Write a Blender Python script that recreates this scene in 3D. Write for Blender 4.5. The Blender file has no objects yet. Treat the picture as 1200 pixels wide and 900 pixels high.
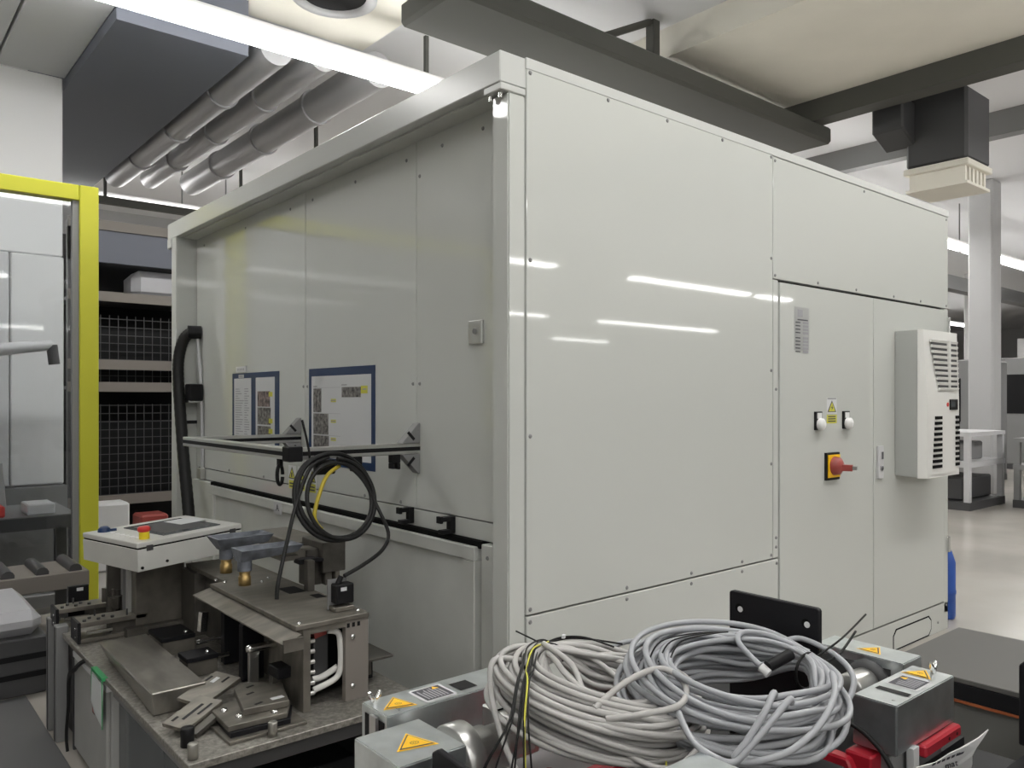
import bpy, bmesh, math, random
from mathutils import Vector, Matrix, Euler
random.seed(7)
SC = bpy.context.scene
COL = SC.collection
R = math.radians

# ------------------------------------------------------------------ camera / world / exposure
cam_d = bpy.data.cameras.new('camera')
cam = bpy.data.objects.new('camera', cam_d); COL.objects.link(cam)
cam.location = (-1.948, -2.386, 1.55)
cam.rotation_euler = (R(90), 0, -math.atan2(.6437, .7653))
cam_d.lens = 937 / 1200 * 36; cam_d.sensor_width = 36
cam_d.shift_y = 17 / 1200
cam_d.clip_start = .02; cam_d.clip_end = 200
SC.camera = cam
w = bpy.data.worlds.new('world'); SC.world = w; w.use_nodes = True
w.node_tree.nodes['Background'].inputs[0].default_value = (.9, .95, 1, 1)
w.node_tree.nodes['Background'].inputs[1].default_value = .05
SC.view_settings.view_transform = 'Standard'; SC.view_settings.look = 'None'
SC.view_settings.exposure = -0.22; SC.view_settings.gamma = 1; SC.view_settings.use_curve_mapping = False
TUBE = 26.0      # brightness of the fluorescent tubes
FL = -.10        # floor level

# ------------------------------------------------------------------ materials
def mat(name, col, rough=.5, metal=0., noise=0., scale=8., rvar=0., bump=0., bscale=60., coat=0., emit=0., trans=0., stretch=None, spec=.5, col2=None):
    m = bpy.data.materials.new(name); m.use_nodes = True
    nt = m.node_tree; b = nt.nodes['Principled BSDF']
    c = tuple(col) + (1,)
    b.inputs['Base Color'].default_value = c
    b.inputs['Roughness'].default_value = rough
    b.inputs['Metallic'].default_value = metal
    b.inputs['Specular IOR Level'].default_value = spec
    if coat: b.inputs['Coat Weight'].default_value = coat; b.inputs['Coat Roughness'].default_value = .04
    if emit:
        b.inputs['Emission Color'].default_value = c; b.inputs['Emission Strength'].default_value = emit
    if trans: b.inputs['Transmission Weight'].default_value = trans
    if noise or rvar or bump:
        tc = nt.nodes.new('ShaderNodeTexCoord'); mp = nt.nodes.new('ShaderNodeMapping')
        nt.links.new(tc.outputs['Object'], mp.inputs[0])
        if stretch: mp.inputs['Scale'].default_value = stretch
        n = nt.nodes.new('ShaderNodeTexNoise'); n.inputs['Scale'].default_value = scale; n.inputs['Detail'].default_value = 6
        nt.links.new(mp.outputs[0], n.inputs['Vector'])
        if noise:
            mx = nt.nodes.new('ShaderNodeMix'); mx.data_type = 'RGBA'
            lo = tuple(max(0, x * (1 - noise)) for x in col) + (1,) if col2 is None else tuple(col2) + (1,)
            hi = tuple(min(1, x * (1 + noise * .6)) for x in col) + (1,)
            mx.inputs[6].default_value = lo; mx.inputs[7].default_value = hi
            rp = nt.nodes.new('ShaderNodeMapRange'); rp.inputs[1].default_value = .3; rp.inputs[2].default_value = .7
            nt.links.new(n.outputs[0], rp.inputs[0]); nt.links.new(rp.outputs[0], mx.inputs[0])
            nt.links.new(mx.outputs[2], b.inputs['Base Color'])
        if rvar:
            r2 = nt.nodes.new('ShaderNodeMapRange'); r2.inputs[3].default_value = max(.02, rough - rvar); r2.inputs[4].default_value = rough + rvar
            nt.links.new(n.outputs[0], r2.inputs[0]); nt.links.new(r2.outputs[0], b.inputs['Roughness'])
        if bump:
            n2 = nt.nodes.new('ShaderNodeTexNoise'); n2.inputs['Scale'].default_value = bscale; n2.inputs['Detail'].default_value = 2
            nt.links.new(mp.outputs[0], n2.inputs['Vector'])
            bp = nt.nodes.new('ShaderNodeBump'); bp.inputs['Strength'].default_value = bump; bp.inputs['Distance'].default_value = .004
            nt.links.new(n2.outputs[0], bp.inputs['Height']); nt.links.new(bp.outputs[0], b.inputs['Normal'])
    return m

M = {}
M['paint'] = mat('light_grey_gloss_paint', (.56, .575, .545), .04)
M['paint_roof'] = mat('light_grey_trim_paint', (.54, .55, .53), .22)
M['paint_dull'] = mat('worn_grey_paint', (.56, .57, .54), .30, noise=.10, scale=3)
M['gap'] = mat('dark_gap', (.010, .010, .010), .9, spec=.05)
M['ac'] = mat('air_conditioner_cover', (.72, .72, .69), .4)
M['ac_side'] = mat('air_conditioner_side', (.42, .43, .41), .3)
M['black'] = mat('black_plastic', (.008, .008, .009), .5, spec=.25)
M['blackm'] = mat('black_coated_steel', (.009, .009, .011), .5, spec=.3)
M['rubber'] = mat('black_rubber', (.012, .012, .012), .5, spec=.3)
M['galv'] = mat('galvanised_sheet', (.74, .78, .79), .30, .95, noise=.12, scale=22, rvar=.06)
M['steel'] = mat('worn_steel', (.205, .190, .163), .45, .5, noise=.35, scale=9, rvar=.12, stretch=(1, 3, 1))
M['steel_dark'] = mat('dark_oily_steel', (.105, .098, .086), .45, .45, noise=.4, scale=14, rvar=.12)
M['steel_plate'] = mat('speckled_table_plate', (.30, .285, .255), .45, .5, noise=.45, scale=70, rvar=.1)
M['stainless'] = mat('brushed_stainless', (.30, .285, .255), .36, .8, noise=.25, scale=8, rvar=.1, stretch=(3, 1, 1))
M['chrome'] = mat('bright_metal', (.75, .75, .74), .2, 1)
M['chrome_dull'] = mat('dull_turned_steel', (.34, .33, .30), .35, .7)
M['alu'] = mat('anodised_aluminium', (.62, .62, .60), .32, .9)
M['cast'] = mat('blue_grey_cast_hopper', (.17, .185, .215), .55, .2, noise=.45, scale=18)
M['brass'] = mat('brass', (.36, .25, .10), .4, .8)
M['cable_w'] = mat('warm_grey_cable', (.44, .43, .415), .42)
M['cable_c'] = mat('cool_grey_cable', (.36, .37, .39), .40)
M['white'] = mat('white_plastic', (.78, .78, .77), .45)
M['paper'] = mat('white_paper', (.62, .63, .64), .5)
M['ink'] = mat('dark_ink', (.06, .06, .07), .6)
M['inkl'] = mat('pale_ink', (.34, .34, .36), .6)
M['plate'] = mat('silver_nameplate', (.44, .45, .44), .35, .4)
M['photo'] = mat('printed_photo', (.20, .19, .18), .5, noise=.95, scale=45)
M['photo2'] = mat('printed_photo_warm', (.22, .17, .16), .5, noise=.9, scale=38)
M['navy'] = mat('dark_blue_plastic', (.008, .03, .095), .4)
M['yellow'] = mat('signal_yellow', (.80, .62, .02), .4)
M['yellow_lemon'] = mat('lemon_yellow_label', (.62, .60, .07), .45)
M['lead_y'] = mat('olive_yellow_sheath', (.48, .38, .03), .45)
M['guard_y'] = mat('yellow_guard_paint', (.50, .49, .03), .45)
M['orange_y'] = mat('orange_yellow_label', (.95, .55, .01), .4)
M['red'] = mat('red_paint', (.42, .015, .03), .35)
M['redp'] = mat('red_plastic', (.55, .03, .025), .35)
M['redd'] = mat('dull_red_plastic', (.32, .06, .05), .4)
M['blue'] = mat('blue_plastic', (.02, .08, .36), .4)
M['green'] = mat('green_edge', (.03, .30, .10), .5)
M['clear'] = mat('milky_sleeve', (.72, .75, .75), .3)
M['hmi'] = mat('control_box_paint', (.58, .58, .55), .38, noise=.06, scale=6)
M['screen'] = mat('grey_screen_glass', (.10, .11, .115), .12)
M['cab'] = mat('cabinet_grey', (.40, .40, .385), .45, noise=.12, scale=4)
M['darkgrey'] = mat('dark_grey_steel', (.06, .06, .062), .5)
M['midgrey'] = mat('mid_grey_paint', (.22, .22, .22), .5)
M['lightgrey'] = mat('pale_grey_paint', (.55, .55, .56), .45)
M['offwhite'] = mat('off_white_panel', (.66, .66, .66), .5)
M['cream'] = mat('cream_concrete', (.86, .83, .74), .8, noise=.04, scale=1.5)
M['concrete'] = mat('grey_concrete', (.30, .30, .295), .85, noise=.1, scale=1.2)
M['ceil'] = mat('white_ceiling', (.74, .74, .75), .9)
M['ceil_grey'] = mat('grey_ceiling_panel', (.50, .51, .52), .8)
M['duct_blue'] = mat('slate_duct', (.13, .14, .17), .6)
M['duct'] = mat('zinc_duct', (.42, .42, .43), .4, .5)
M['column'] = mat('grey_white_column', (.46, .46, .46), .7)
M['beam'] = mat('dark_olive_beam', (.085, .085, .075), .7)
M['floor'] = mat('sealed_beige_floor', (.40, .375, .34), .22, noise=.12, scale=.8, rvar=.08)
M['floor_dark'] = mat('dark_floor_mat', (.10, .10, .10), .6)
M['wallm'] = mat('hall_wall', (.38, .38, .38), .8)
M['bench_top'] = mat('grey_bench_laminate', (.115, .113, .105), .6, spec=.3)
M['bench_side'] = mat('grey_green_bench_panel', (.16, .16, .148), .6, spec=.3)
M['orange'] = mat('orange_edge', (.36, .10, .035), .5)
M['brown'] = mat('grey_brown_steel', (.20, .18, .16), .6)
M['wrap'] = mat('crumpled_wrap', (.45, .45, .47), .35, bump=.6, bscale=12)
M['tube'] = mat('fluorescent_tube', (1, .99, .965), .5, emit=TUBE)
M['white_foam'] = mat('white_sleeve_cable', (.68, .67, .64), .6)
g = bpy.data.materials.new('guard_glass'); g.use_nodes = True
b = g.node_tree.nodes['Principled BSDF']; b.inputs['Base Color'].default_value = (.9, .93, .95, 1)
b.inputs['Transmission Weight'].default_value = 1; b.inputs['Roughness'].default_value = .03; b.inputs['IOR'].default_value = 1.45
M['glass'] = g

# ------------------------------------------------------------------ mesh helpers
ROOT = {}                 # object -> world origin
class MB:
    """collects shapes in metres (or in a local frame: scale, offset) and links them as one mesh object"""
    def __init__(s, fr=None, rot=None):
        s.v = []; s.f = []; s.mi = []; s.sm = []; s.fr = fr; s.rot = rot
    def _p(s, p):
        p = Vector(p)
        if s.rot: p = s.rot @ p
        if s.fr: p = p * s.fr[0] + Vector(s.fr[1])
        return p
    def add(s, vs, fs, mi=0, smooth=False):
        o = len(s.v); s.v += [s._p(p) for p in vs]
        for f in fs: s.f.append(tuple(o + i for i in f)); s.mi.append(mi); s.sm.append(smooth)
        return s
    def box(s, a, b, mi=0):
        x0, x1 = sorted((a[0], b[0])); y0, y1 = sorted((a[1], b[1])); z0, z1 = sorted((a[2], b[2]))
        v = [(x0, y0, z0), (x1, y0, z0), (x1, y1, z0), (x0, y1, z0), (x0, y0, z1), (x1, y0, z1), (x1, y1, z1), (x0, y1, z1)]
        return s.add(v, [(3, 2, 1, 0), (4, 5, 6, 7), (0, 1, 5, 4), (1, 2, 6, 5), (2, 3, 7, 6), (3, 0, 4, 7)], mi)
    def rbox(s, c, size, eul, mi=0):
        q = Euler(eul).to_matrix(); hx, hy, hz = [d / 2 for d in size]
        v = [Vector(c) + q @ Vector((sx * hx, sy * hy, sz * hz)) for sz in (-1, 1) for sx, sy in ((-1, -1), (1, -1), (1, 1), (-1, 1))]
        return s.add(v, [(3, 2, 1, 0), (4, 5, 6, 7), (0, 1, 5, 4), (1, 2, 6, 5), (2, 3, 7, 6), (3, 0, 4, 7)], mi)
    def prism(s, poly, vec, mi=0):
        n = len(poly); vec = Vector(vec); v = [Vector(p) for p in poly] + [Vector(p) + vec for p in poly]
        nv = Vector((0, 0, 0))
        for i in range(n): nv += Vector(poly[i]).cross(Vector(poly[(i + 1) % n]))
        fl = nv.dot(vec) > 0
        fs = [tuple(range(n))[::-1] if fl else tuple(range(n)), tuple(range(n, 2 * n)) if fl else tuple(range(n, 2 * n))[::-1]]
        for i in range(n):
            j = (i + 1) % n
            fs.append((i, j, j + n, i + n) if fl else (j, i, i + n, j + n))
        return s.add(v, fs, mi)
    def quad(s, pts, mi=0): return s.add(pts, [tuple(range(len(pts)))], mi)
    def cyl(s, p0, p1, r0, r1=None, n=20, mi=0, cap=True):
        r1 = r0 if r1 is None else r1
        p0 = Vector(p0); p1 = Vector(p1); d = (p1 - p0).normalized()
        u = d.orthogonal().normalized(); w_ = d.cross(u)
        ring = lambda p, r: [p + (u * math.cos(2 * math.pi * i / n) + w_ * math.sin(2 * math.pi * i / n)) * r for i in range(n)]
        v = ring(p0, r0) + ring(p1, r1)
        s.add(v, [(i, (i + 1) % n, (i + 1) % n + n, i + n) for i in range(n)], mi, True)
        if cap:
            s.add(ring(p0, r0), [tuple(range(n))[::-1]], mi); s.add(ring(p1, r1), [tuple(range(n))], mi)
        return s
    def ringz(s, c, ax, prof, n=28, mi=0):
        """lathe: prof = [(distance along axis, radius)...]"""
        c = Vector(c); d = Vector(ax).normalized(); u = d.orthogonal().normalized(); w_ = d.cross(u)
        v = []
        for (t, r) in prof:
            v += [c + d * t + (u * math.cos(2 * math.pi * i / n) + w_ * math.sin(2 * math.pi * i / n)) * r for i in range(n)]
        fs = [(k * n + i, k * n + (i + 1) % n, (k + 1) * n + (i + 1) % n, (k + 1) * n + i) for k in range(len(prof) - 1) for i in range(n)]
        return s.add(v, fs, mi, True)
    def tube(s, pts, r, n=8, mi=0, cap=True, closed=False):
        pts = [Vector(p) for p in pts]; N = len(pts); v = []
        t0 = (pts[1] - pts[0]).normalized(); u = t0.orthogonal().normalized()
        for i in range(N):
            if closed: t = (pts[(i + 1) % N] - pts[i - 1]).normalized()
            else: t = (pts[min(i + 1, N - 1)] - pts[max(i - 1, 0)]).normalized()
            u = (u - t * u.dot(t)); u = u.normalized() if u.length > 1e-6 else t.orthogonal().normalized()
            w_ = t.cross(u); rr = r[i] if isinstance(r, (list, tuple)) else r
            v += [pts[i] + (u * math.cos(2 * math.pi * k / n) + w_ * math.sin(2 * math.pi * k / n)) * rr for k in range(n)]
        fs = [(i * n + k, i * n + (k + 1) % n, (i + 1) * n + (k + 1) % n, (i + 1) * n + k) for i in range(N - 1) for k in range(n)]
        s.add(v, fs, mi, True)
        if cap and not closed:
            s.add(v[:n], [tuple(range(n))[::-1]], mi); s.add(v[-n:], [tuple(range(n))], mi)
        return s
    def build(s, name, mats, parent=None, bevel=0., seg=1):
        if not isinstance(mats, (list, tuple)): mats = [mats]
        org = ROOT.get(parent.name, Vector((0, 0, 0))) if parent else Vector((0, 0, 0))
        if parent is None:
            xs = [p.x for p in s.v]; ys = [p.y for p in s.v]; zs = [p.z for p in s.v]
            org = Vector(((min(xs) + max(xs)) / 2, (min(ys) + max(ys)) / 2, min(zs)))
        me = bpy.data.meshes.new(name)
        me.from_pydata([tuple(p - org) for p in s.v], [], s.f)
        for m_ in mats: me.materials.append(M[m_] if isinstance(m_, str) else m_)
        for i, p in enumerate(me.polygons): p.material_index = s.mi[i]; p.use_smooth = s.sm[i]
        if bevel:
            bm = bmesh.new(); bm.from_mesh(me)
            ed = [e for e in bm.edges if len(e.link_faces) == 2 and e.calc_face_angle(0) > .5]
            try: bmesh.ops.bevel(bm, geom=ed, offset=bevel, segments=seg, affect='EDGES', clamp_overlap=True)
            except Exception: pass
            bm.to_mesh(me); bm.free()
        o = bpy.data.objects.new(name, me); COL.objects.link(o)
        if parent is None: o.location = org; ROOT[o.name] = org
        else: o.parent = parent; ROOT[o.name] = org
        return o

def tag(o, label=None, cat=None, group=None, kind=None):
    if label: o['label'] = label
    if cat: o['category'] = cat
    if group: o['group'] = group
    if kind: o['kind'] = kind
    return o
def thing(name, label, cat, loc, group=None):
    o = bpy.data.objects.new(name, None); COL.objects.link(o); o.location = loc
    o.empty_display_size = .1; ROOT[o.name] = Vector(loc)
    return tag(o, label, cat, group)
def struct(o): o['kind'] = 'structure'; return o
def spline(pts, sub=8):
    """Catmull-Rom through the points"""
    P = [Vector(p) for p in pts]; out = []
    for i in range(len(P) - 1):
        a, b_, c, d = P[max(i - 1, 0)], P[i], P[i + 1], P[min(i + 2, len(P) - 1)]
        for k in range(sub):
            t = k / sub
            out.append(.5 * ((2 * b_) + (c - a) * t + (2 * a - 5 * b_ + 4 * c - d) * t * t + (3 * b_ - a - 3 * c + d) * t ** 3))
    out.append(P[-1]); return out
def bx(name, a, b_, m, parent=None, bevel=0., fr=None):
    return MB(fr).box(a, b_).build(name, m, parent, bevel)
def text_obj(body, size, m, name, parent, origin, xdir, ydir, depth=.0006):
    cu = bpy.data.curves.new('t', 'FONT'); cu.body = body; cu.size = size; cu.extrude = depth; cu.align_x = 'CENTER'; cu.align_y = 'CENTER'
    t = bpy.data.objects.new('t', cu); COL.objects.link(t)
    bpy.context.view_layer.update()
    me = bpy.data.meshes.new_from_object(t.evaluated_get(bpy.context.evaluated_depsgraph_get()))
    bpy.data.objects.remove(t)
    x = Vector(xdir).normalized(); y = Vector(ydir).normalized(); z = x.cross(y)
    org = ROOT[parent.name]
    for v in me.vertices: v.co = Vector(origin) + x * v.co.x + y * v.co.y + z * v.co.z - org
    me.materials.clear(); me.materials.append(M[m])
    o = bpy.data.objects.new(name, me); COL.objects.link(o); o.parent = parent; ROOT[o.name] = org
    return o

# ================================================================== SETTING: the hall
struct(bx('floor', (-12, -32, FL - .2), (46, 34, FL), 'floor'))
struct(bx('ceiling', (-12, -32, 5.3), (46, 34, 5.5), 'ceil'))
struct(bx('wall_left', (-12.2, -32, FL), (-12, 34, 5.3), 'wallm'))
struct(bx('wall_right', (46, -32, FL), (46.2, 34, 5.3), 'wallm'))
struct(bx('wall_back', (-12, 34, FL), (46, 34.2, 5.3), 'wallm'))
struct(bx('wall_front', (-12, -32.2, FL), (46, -32, 5.3), 'wallm'))
# concrete ceiling slab on the right with its dark steel edge, dark main beam, pale panels at left
struct(bx('trim_1', (4.45, -8, 5.0), (6.65, 14, 5.3), 'cream'))
struct(bx('trim_2', (6.65, -8, 4.76), (6.90, 14, 5.3), 'beam'))
struct(bx('trim_3', (1.55, 2.45, 4.58), (7.1, 3.2, 4.78), 'beam', bevel=.03))
struct(bx('trim_4', (-.30, 4.35, 4.5), (.75, 10, 5.3), 'duct_blue'))
cp = MB()
for x0, x1 in ((-.86, -.3), (-1.9, -.87), (-3.0, -1.91)): cp.box((x0, -2, 4.62), (x1, 6.2, 4.7))
cpo = MB().box((-3, -2, 4.7), (-.3, 6.2, 5.3)).build('trim_5', 'ceil_grey'); struct(cpo)
for x0, x1 in ((-.86, -.3), (-1.9, -.88), (-3.0, -1.92)):
    MB().box((x0, -2, 4.6), (x1, 6.2, 4.7)).build('panel', 'ceil_grey', cpo, .01)
struct(bx('trim_6', (9.6, -8, 4.98), (9.8, 14, 5.3), 'midgrey'))
struct(bx('trim_7', (13.05, 2.75, FL), (13.45, 3.15, 5.3), 'column', bevel=.03))
struct(bx('trim_8', (24.0, 6.8, FL), (24.5, 7.3, 5.3), 'offwhite', bevel=.03))
struct(bx('trim_9', (9.2, 6.0, 4.35), (30, 6.3, 4.7), 'midgrey'))
struct(bx('trim_10', (-.3, 15.0, FL), (8, 15.2, 5.3), 'wallm'))

# hangers of the beam
h = thing('beam_hanger', 'dark steel hanger rod with diagonal brace above the dark ceiling beam', 'hanger', (4.2, 2.8, 4.78))
MB().box((4.20, 2.75, 4.78), (4.29, 2.85, 5.3)).build('rod', 'beam', h)
MB().tube([(3.25, 2.8, 4.8), (4.2, 2.8, 5.28)], .035, 8).build('brace', 'beam', h)

# zinc ducts along the ceiling at left
for i, (x, r, z) in enumerate(((.98, .15, 4.62), (1.42, .13, 4.66), (2.0, .17, 4.70))):
    t = thing('ceiling_duct', ['pale zinc duct under the ceiling, nearest the slate panel', 'middle of the three zinc ducts under the ceiling', 'zinc duct under the ceiling, farthest right of three'][i], 'duct', (x, 6.5, z), 'parallel ducts under the ceiling')
    MB().cyl((x, 4.3, z), (x, 9.6, z), r, n=24).build('duct_pipe', 'duct', t)
    fl = MB()
    for y in (5.6, 7.0, 8.4): fl.cyl((x, y - .03, z), (x, y + .03, z), r + .02, n=24)
    tag(fl.build('flanges', 'duct', t), kind='stuff')
t = thing('cable_tray', 'long dark cable tray running beside the zinc ducts', 'cable tray', (2.7, 7, 4.55))
bx('tray', (2.55, 4.3, 4.55), (2.85, 9.8, 4.63), 'beam', t)
for y in (4.5, 7.0, 9.5): bx('hanger', (2.68, y, 4.63), (2.72, y + .04, 5.3), 'beam', t)
t = thing('cross_pipe', 'dark crosswise pipe beyond the zinc ducts', 'pipe', (2.2, 9.95, 4.3))
bx('pipe', (-.2, 9.9, 4.3), (4.6, 10.0, 4.4), 'beam', t)
for x in (.9, 3.9): bx('hanger', (x, 9.93, 4.4), (x + .04, 9.97, 5.3), 'beam', t)
# round ceiling fan
t = thing('ceiling_vent', 'round black ceiling vent in a cream plate above the strip light', 'vent', (1.25, 3.65, 4.95))
bx('mounting_plate', (.55, 3.25, 4.98), (2.0, 4.6, 5.3), 'cream', t)
MB().ringz((1.25, 3.75, 4.98), (0, 0, -1), [(0, .36), (.05, .36), (.05, .27), (0, .27)]).build('ring', 'lightgrey', t)
MB().cyl((1.25, 3.75, 4.97), (1.25, 3.75, 4.955), .28, n=32).build('grille', 'black', t)
# hanging air outlet at right
t = thing('air_outlet', 'dark air outlet box hanging under the ceiling, pale louvre below', 'air outlet', (7.65, 1.35, 3.9))
MB().prism([(7.35, 1.05, 4.15), (8.0, 1.05, 4.15), (8.0, 1.7, 4.15), (7.35, 1.7, 4.15)], (0, 0, .8)).build('box', 'darkgrey', t, .03)
MB().prism([(7.05, 1.6, 4.55), (7.4, 1.6, 4.40), (7.4, 1.6, 4.9), (7.05, 1.6, 4.9)], (0, .35, 0)).build('side_duct', 'darkgrey', t, .02)
lv = MB().box((7.33, 1.03, 4.08), (8.02, 1.72, 4.15)).build('louvre_frame', 'cream', t, .01)
for k in range(6): MB().box((7.38 + k * .105, 1.08, 3.90), (7.43 + k * .105, 1.67, 4.08)).build('slat', 'cream', lv)
MB().box((7.35, 1.05, 3.88), (8.0, 1.7, 3.91)).build('lower_rim', 'cream', lv)
MB().box((7.6, 1.3, 4.95), (7.75, 1.45, 5.3)).build('hanger', 'darkgrey', t)

# ------------------------------------------------------------------ strip lights
def strip_light(x0, x1, y, label, z=4.45, w_=.12):
    # a closed housing on two rods with the glowing tube below
    t = thing('strip_light', label, 'light', ((x0 + x1) / 2, y, z), 'rows of fluorescent strip lights')
    bx('housing', (x0, y - .1, z + .03), (x1, y + .1, z + .10), 'white', t)
    for xx in (x0 + .3, x1 - .3): MB().cyl((xx, y, z + .10), (xx, y, 5.3), .012, n=8).build('hanging_rod', 'midgrey', t)
    bx('tube', (x0 + .04, y - w_, z - .02), (x1 - .04, y + w_, z + .03), 'tube', t)
ordn = ['first', 'second', 'third', 'fourth', 'fifth', 'sixth']
for y, xa, xb, n, nm in ((-26, 24.5, 28.5, 1, 'farthest line behind the photographer'), (-18.5, 19.9, 27.2, 1, 'longer one of the second row behind the photographer'), (-18.5, 9, 17.3, 1, 'nearer one of the second row behind the photographer'), (-10.5, 12.6, 17.6, 1, 'middle line of the row behind the photographer'), (-10.5, 18.0, 19.7, 1, 'shortest line of the row behind the photographer'), (-10.5, 3.6, 10.2, 1, 'nearest line of the row behind the photographer'),
        (-10.5, -10, 1.2, 1, 'added unseen fill line left of the row behind the photographer'), (-5.8, -10, -.6, 1, 'added unseen fill line close behind the photographer'), (-26, -10, 8, 1, 'left line at the far end behind the photographer'),  # first two: unseen fill lights, added to brighten the enclosure's front and left faces
        (-1.6, -3.2, 20, 1, 'row above the front of the enclosure'), (3.85, -3.2, 24, 3, 'row above the enclosure roof'),
        (10.4, -8, 34, 4, 'row beyond the storage rack'), (19.5, -10, 30, 1, 'second row beyond the enclosure'), (26.5, -10, 30, 1, 'third row beyond the enclosure')):
    st_ = (xb - xa) / n
    for k in range(n):
        strip_light(xa + k * st_, xa + (k + 1) * st_ - .08, y, ('white strip light, %s from the left in the %s' % (ordn[k], nm)) if n > 1 else 'long fluorescent strip light, %s' % nm)

# ================================================================== MACHINE ENCLOSURE
EN = thing('machine_enclosure', 'large light grey sheet steel machine enclosure filling the middle of the hall', 'enclosure', (2.0, 2.0, FL))
X1 = 4.15; Y1 = 4.08; RX = .15
bx('inner_body', (RX + .03, .03, .0), (X1 - .02, Y1 - .03, 2.76), 'gap', EN)
# roof with fascia
ro = MB().box((0, 0.002, 2.775), (X1 + .01, Y1, 2.897)).build('roof', 'paint_roof', EN, .004)
MB().box((.05, .12, 2.766), (RX + .02, 3.86, 2.7755)).build('soffit_strip', 'paint_dull', ro)
# corner post right with its flange
po = MB().box((.040, .0, FL), (.1285, .10, 2.745)).build('corner_post', 'paint', EN, .006, 2)
fp = MB().box((.0, -.002, 2.745), (.1285, .105, 2.772)).build('flange_plate', 'paint_roof', po, .003)
fb = MB()
for x, y in ((.022, .025), (.022, .085), (.105, .05)): fb.cyl((x, y, 2.745), (x, y, 2.722), .010, n=6)
fb.build('bolts', 'chrome', po)['kind'] = 'stuff'
# left post
lp = MB().box((.0, 3.875, FL), (RX + .02, 3.985, 2.775)).build('left_post', 'paint', EN, .005, 2)
lf = MB().box((-.012, 3.97, 2.70), (.06, 4.05, 2.775)).build('flange_plate', 'paint_roof', lp, .004)
# front (right hand) panels
def panel(name, a, b_, m='paint', par=EN): return MB().box(a, b_).build(name, m, par, .0025)
pA = panel('front_panel', (.1315, -.004, .692), (1.882, .03, 2.862))
pB = panel('front_panel', (.1315, -.004, FL + .02), (1.936, .03, .684))
pC = panel('front_panel', (1.888, -.004, 2.195), (X1, .03, 2.850))
st = panel('door_stile', (1.888, -.004, .692), (1.936, .03, 2.189))
stR = panel('door_stile', (4.088, -.004, .02), (X1, .03, 2.189))
pl = panel('plinth_panel', (1.942, -.004, FL + .0), (X1, .03, .092))
ht = MB().prism([(3.30, -.007, -.085), (3.82, -.007, -.085), (3.86, -.007, -.05), (3.86, -.007, .005), (3.82, -.007, .035), (3.34, -.007, .035), (3.30, -.007, .0)], (0, .004, 0)).build('access_hatch', 'paint', pl)
MB().prism([(3.29, -.0055, -.095), (3.83, -.0055, -.095), (3.87, -.0055, -.055), (3.87, -.0055, .01), (3.83, -.0055, .045), (3.33, -.0055, .045), (3.29, -.0055, .005)], (0, .002, 0)).build('hatch_gap', 'gap', pl)
d1 = panel('door', (1.948, -.008, .104), (3.010, .03, 2.180)); d2 = panel('door', (3.020, -.008, .104), (4.080, .03, 2.180))
d1['label'] = 'door with the red main switch'; d2['label'] = 'door carrying the cooling unit'
bx('roof_edge_strip', (.1285, -.006, 2.853), (X1 + .01, .02, 2.90), 'paint_roof', EN, .003)
# screw heads, one set per panel
def screws(pts, par, ax=(0, -1, 0), off=-.004):
    m_ = MB()
    for p in pts:
        p = Vector(p); a = Vector(ax); m_.cyl(p, p + a * .005, .0095, .006, n=8)
    return tag(m_.build('screws', 'midgrey', par), kind='stuff')
screws([(x, -.004, z) for x in (.150,) for z in (2.842, 2.1, 1.40, .712)] + [(x, -.004, 2.842) for x in (.6, 1.0, 1.43, 1.868)] + [(x, -.004, .712) for x in (.72, 1.18, 1.60)] + [(1.868, -.004, z) for z in (2.3, 1.7, 1.2, .712)], pA)
screws([(x, -.004, .662) for x in (.150, .72, 1.18, 1.60, 1.92)], pB)
screws([(x, -.004, 2.83) for x in (1.905, 2.9, 4.12)] + [(x, -.004, 2.213) for x in (1.905, 2.35, 2.8, 3.3, 3.7, 4.12)], pC)
screws([(1.915, -.004, z) for z in (.75, .80, 1.6)], st)
screws([(x, -.004, z) for x, z in ((3.98, -.03), (4.12, .07))], pl)
# door fittings
sw = MB()
sw.box((2.415, -.022, 1.075), (2.565, -.008, 1.235), 0); sw.box((2.428, -.028, 1.09), (2.558, -.022, 1.222), 1)
sw.ringz((2.495, -.028, 1.157), (0, -1, 0), [(0, .055), (.03, .05), (.045, .03), (.05, .0)], 20, 2)
sw.rbox((2.515, -.085, 1.148), (.045, .075, .035), (0, 0, .35), 2); sw.rbox((2.535, -.125, 1.148), (.05, .03, .02), (0, 0, .35), 3)
tag(sw.build('rotary_switch', ['black', 'orange_y', 'redd', 'chrome'], d1), 'red handle on yellow plate')
for i, (x, z) in enumerate(((2.335, 1.42), (2.655, 1.42))):
    m_ = MB(); m_.box((x - .035, -.02, z - .05), (x + .035, -.008, z + .055), 0)
    m_.box((x - .02, -.022, z + .015), (x + .028, -.02, z + .048), 1)
    m_.ringz((x + .005, -.02, z - .018), (0, -1, 0), [(0, .034), (.02, .034), (.028, .024), (.03, 0)], 18, 1)
    m_.build('pilot_light', ['black', 'white'], d1)
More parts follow.
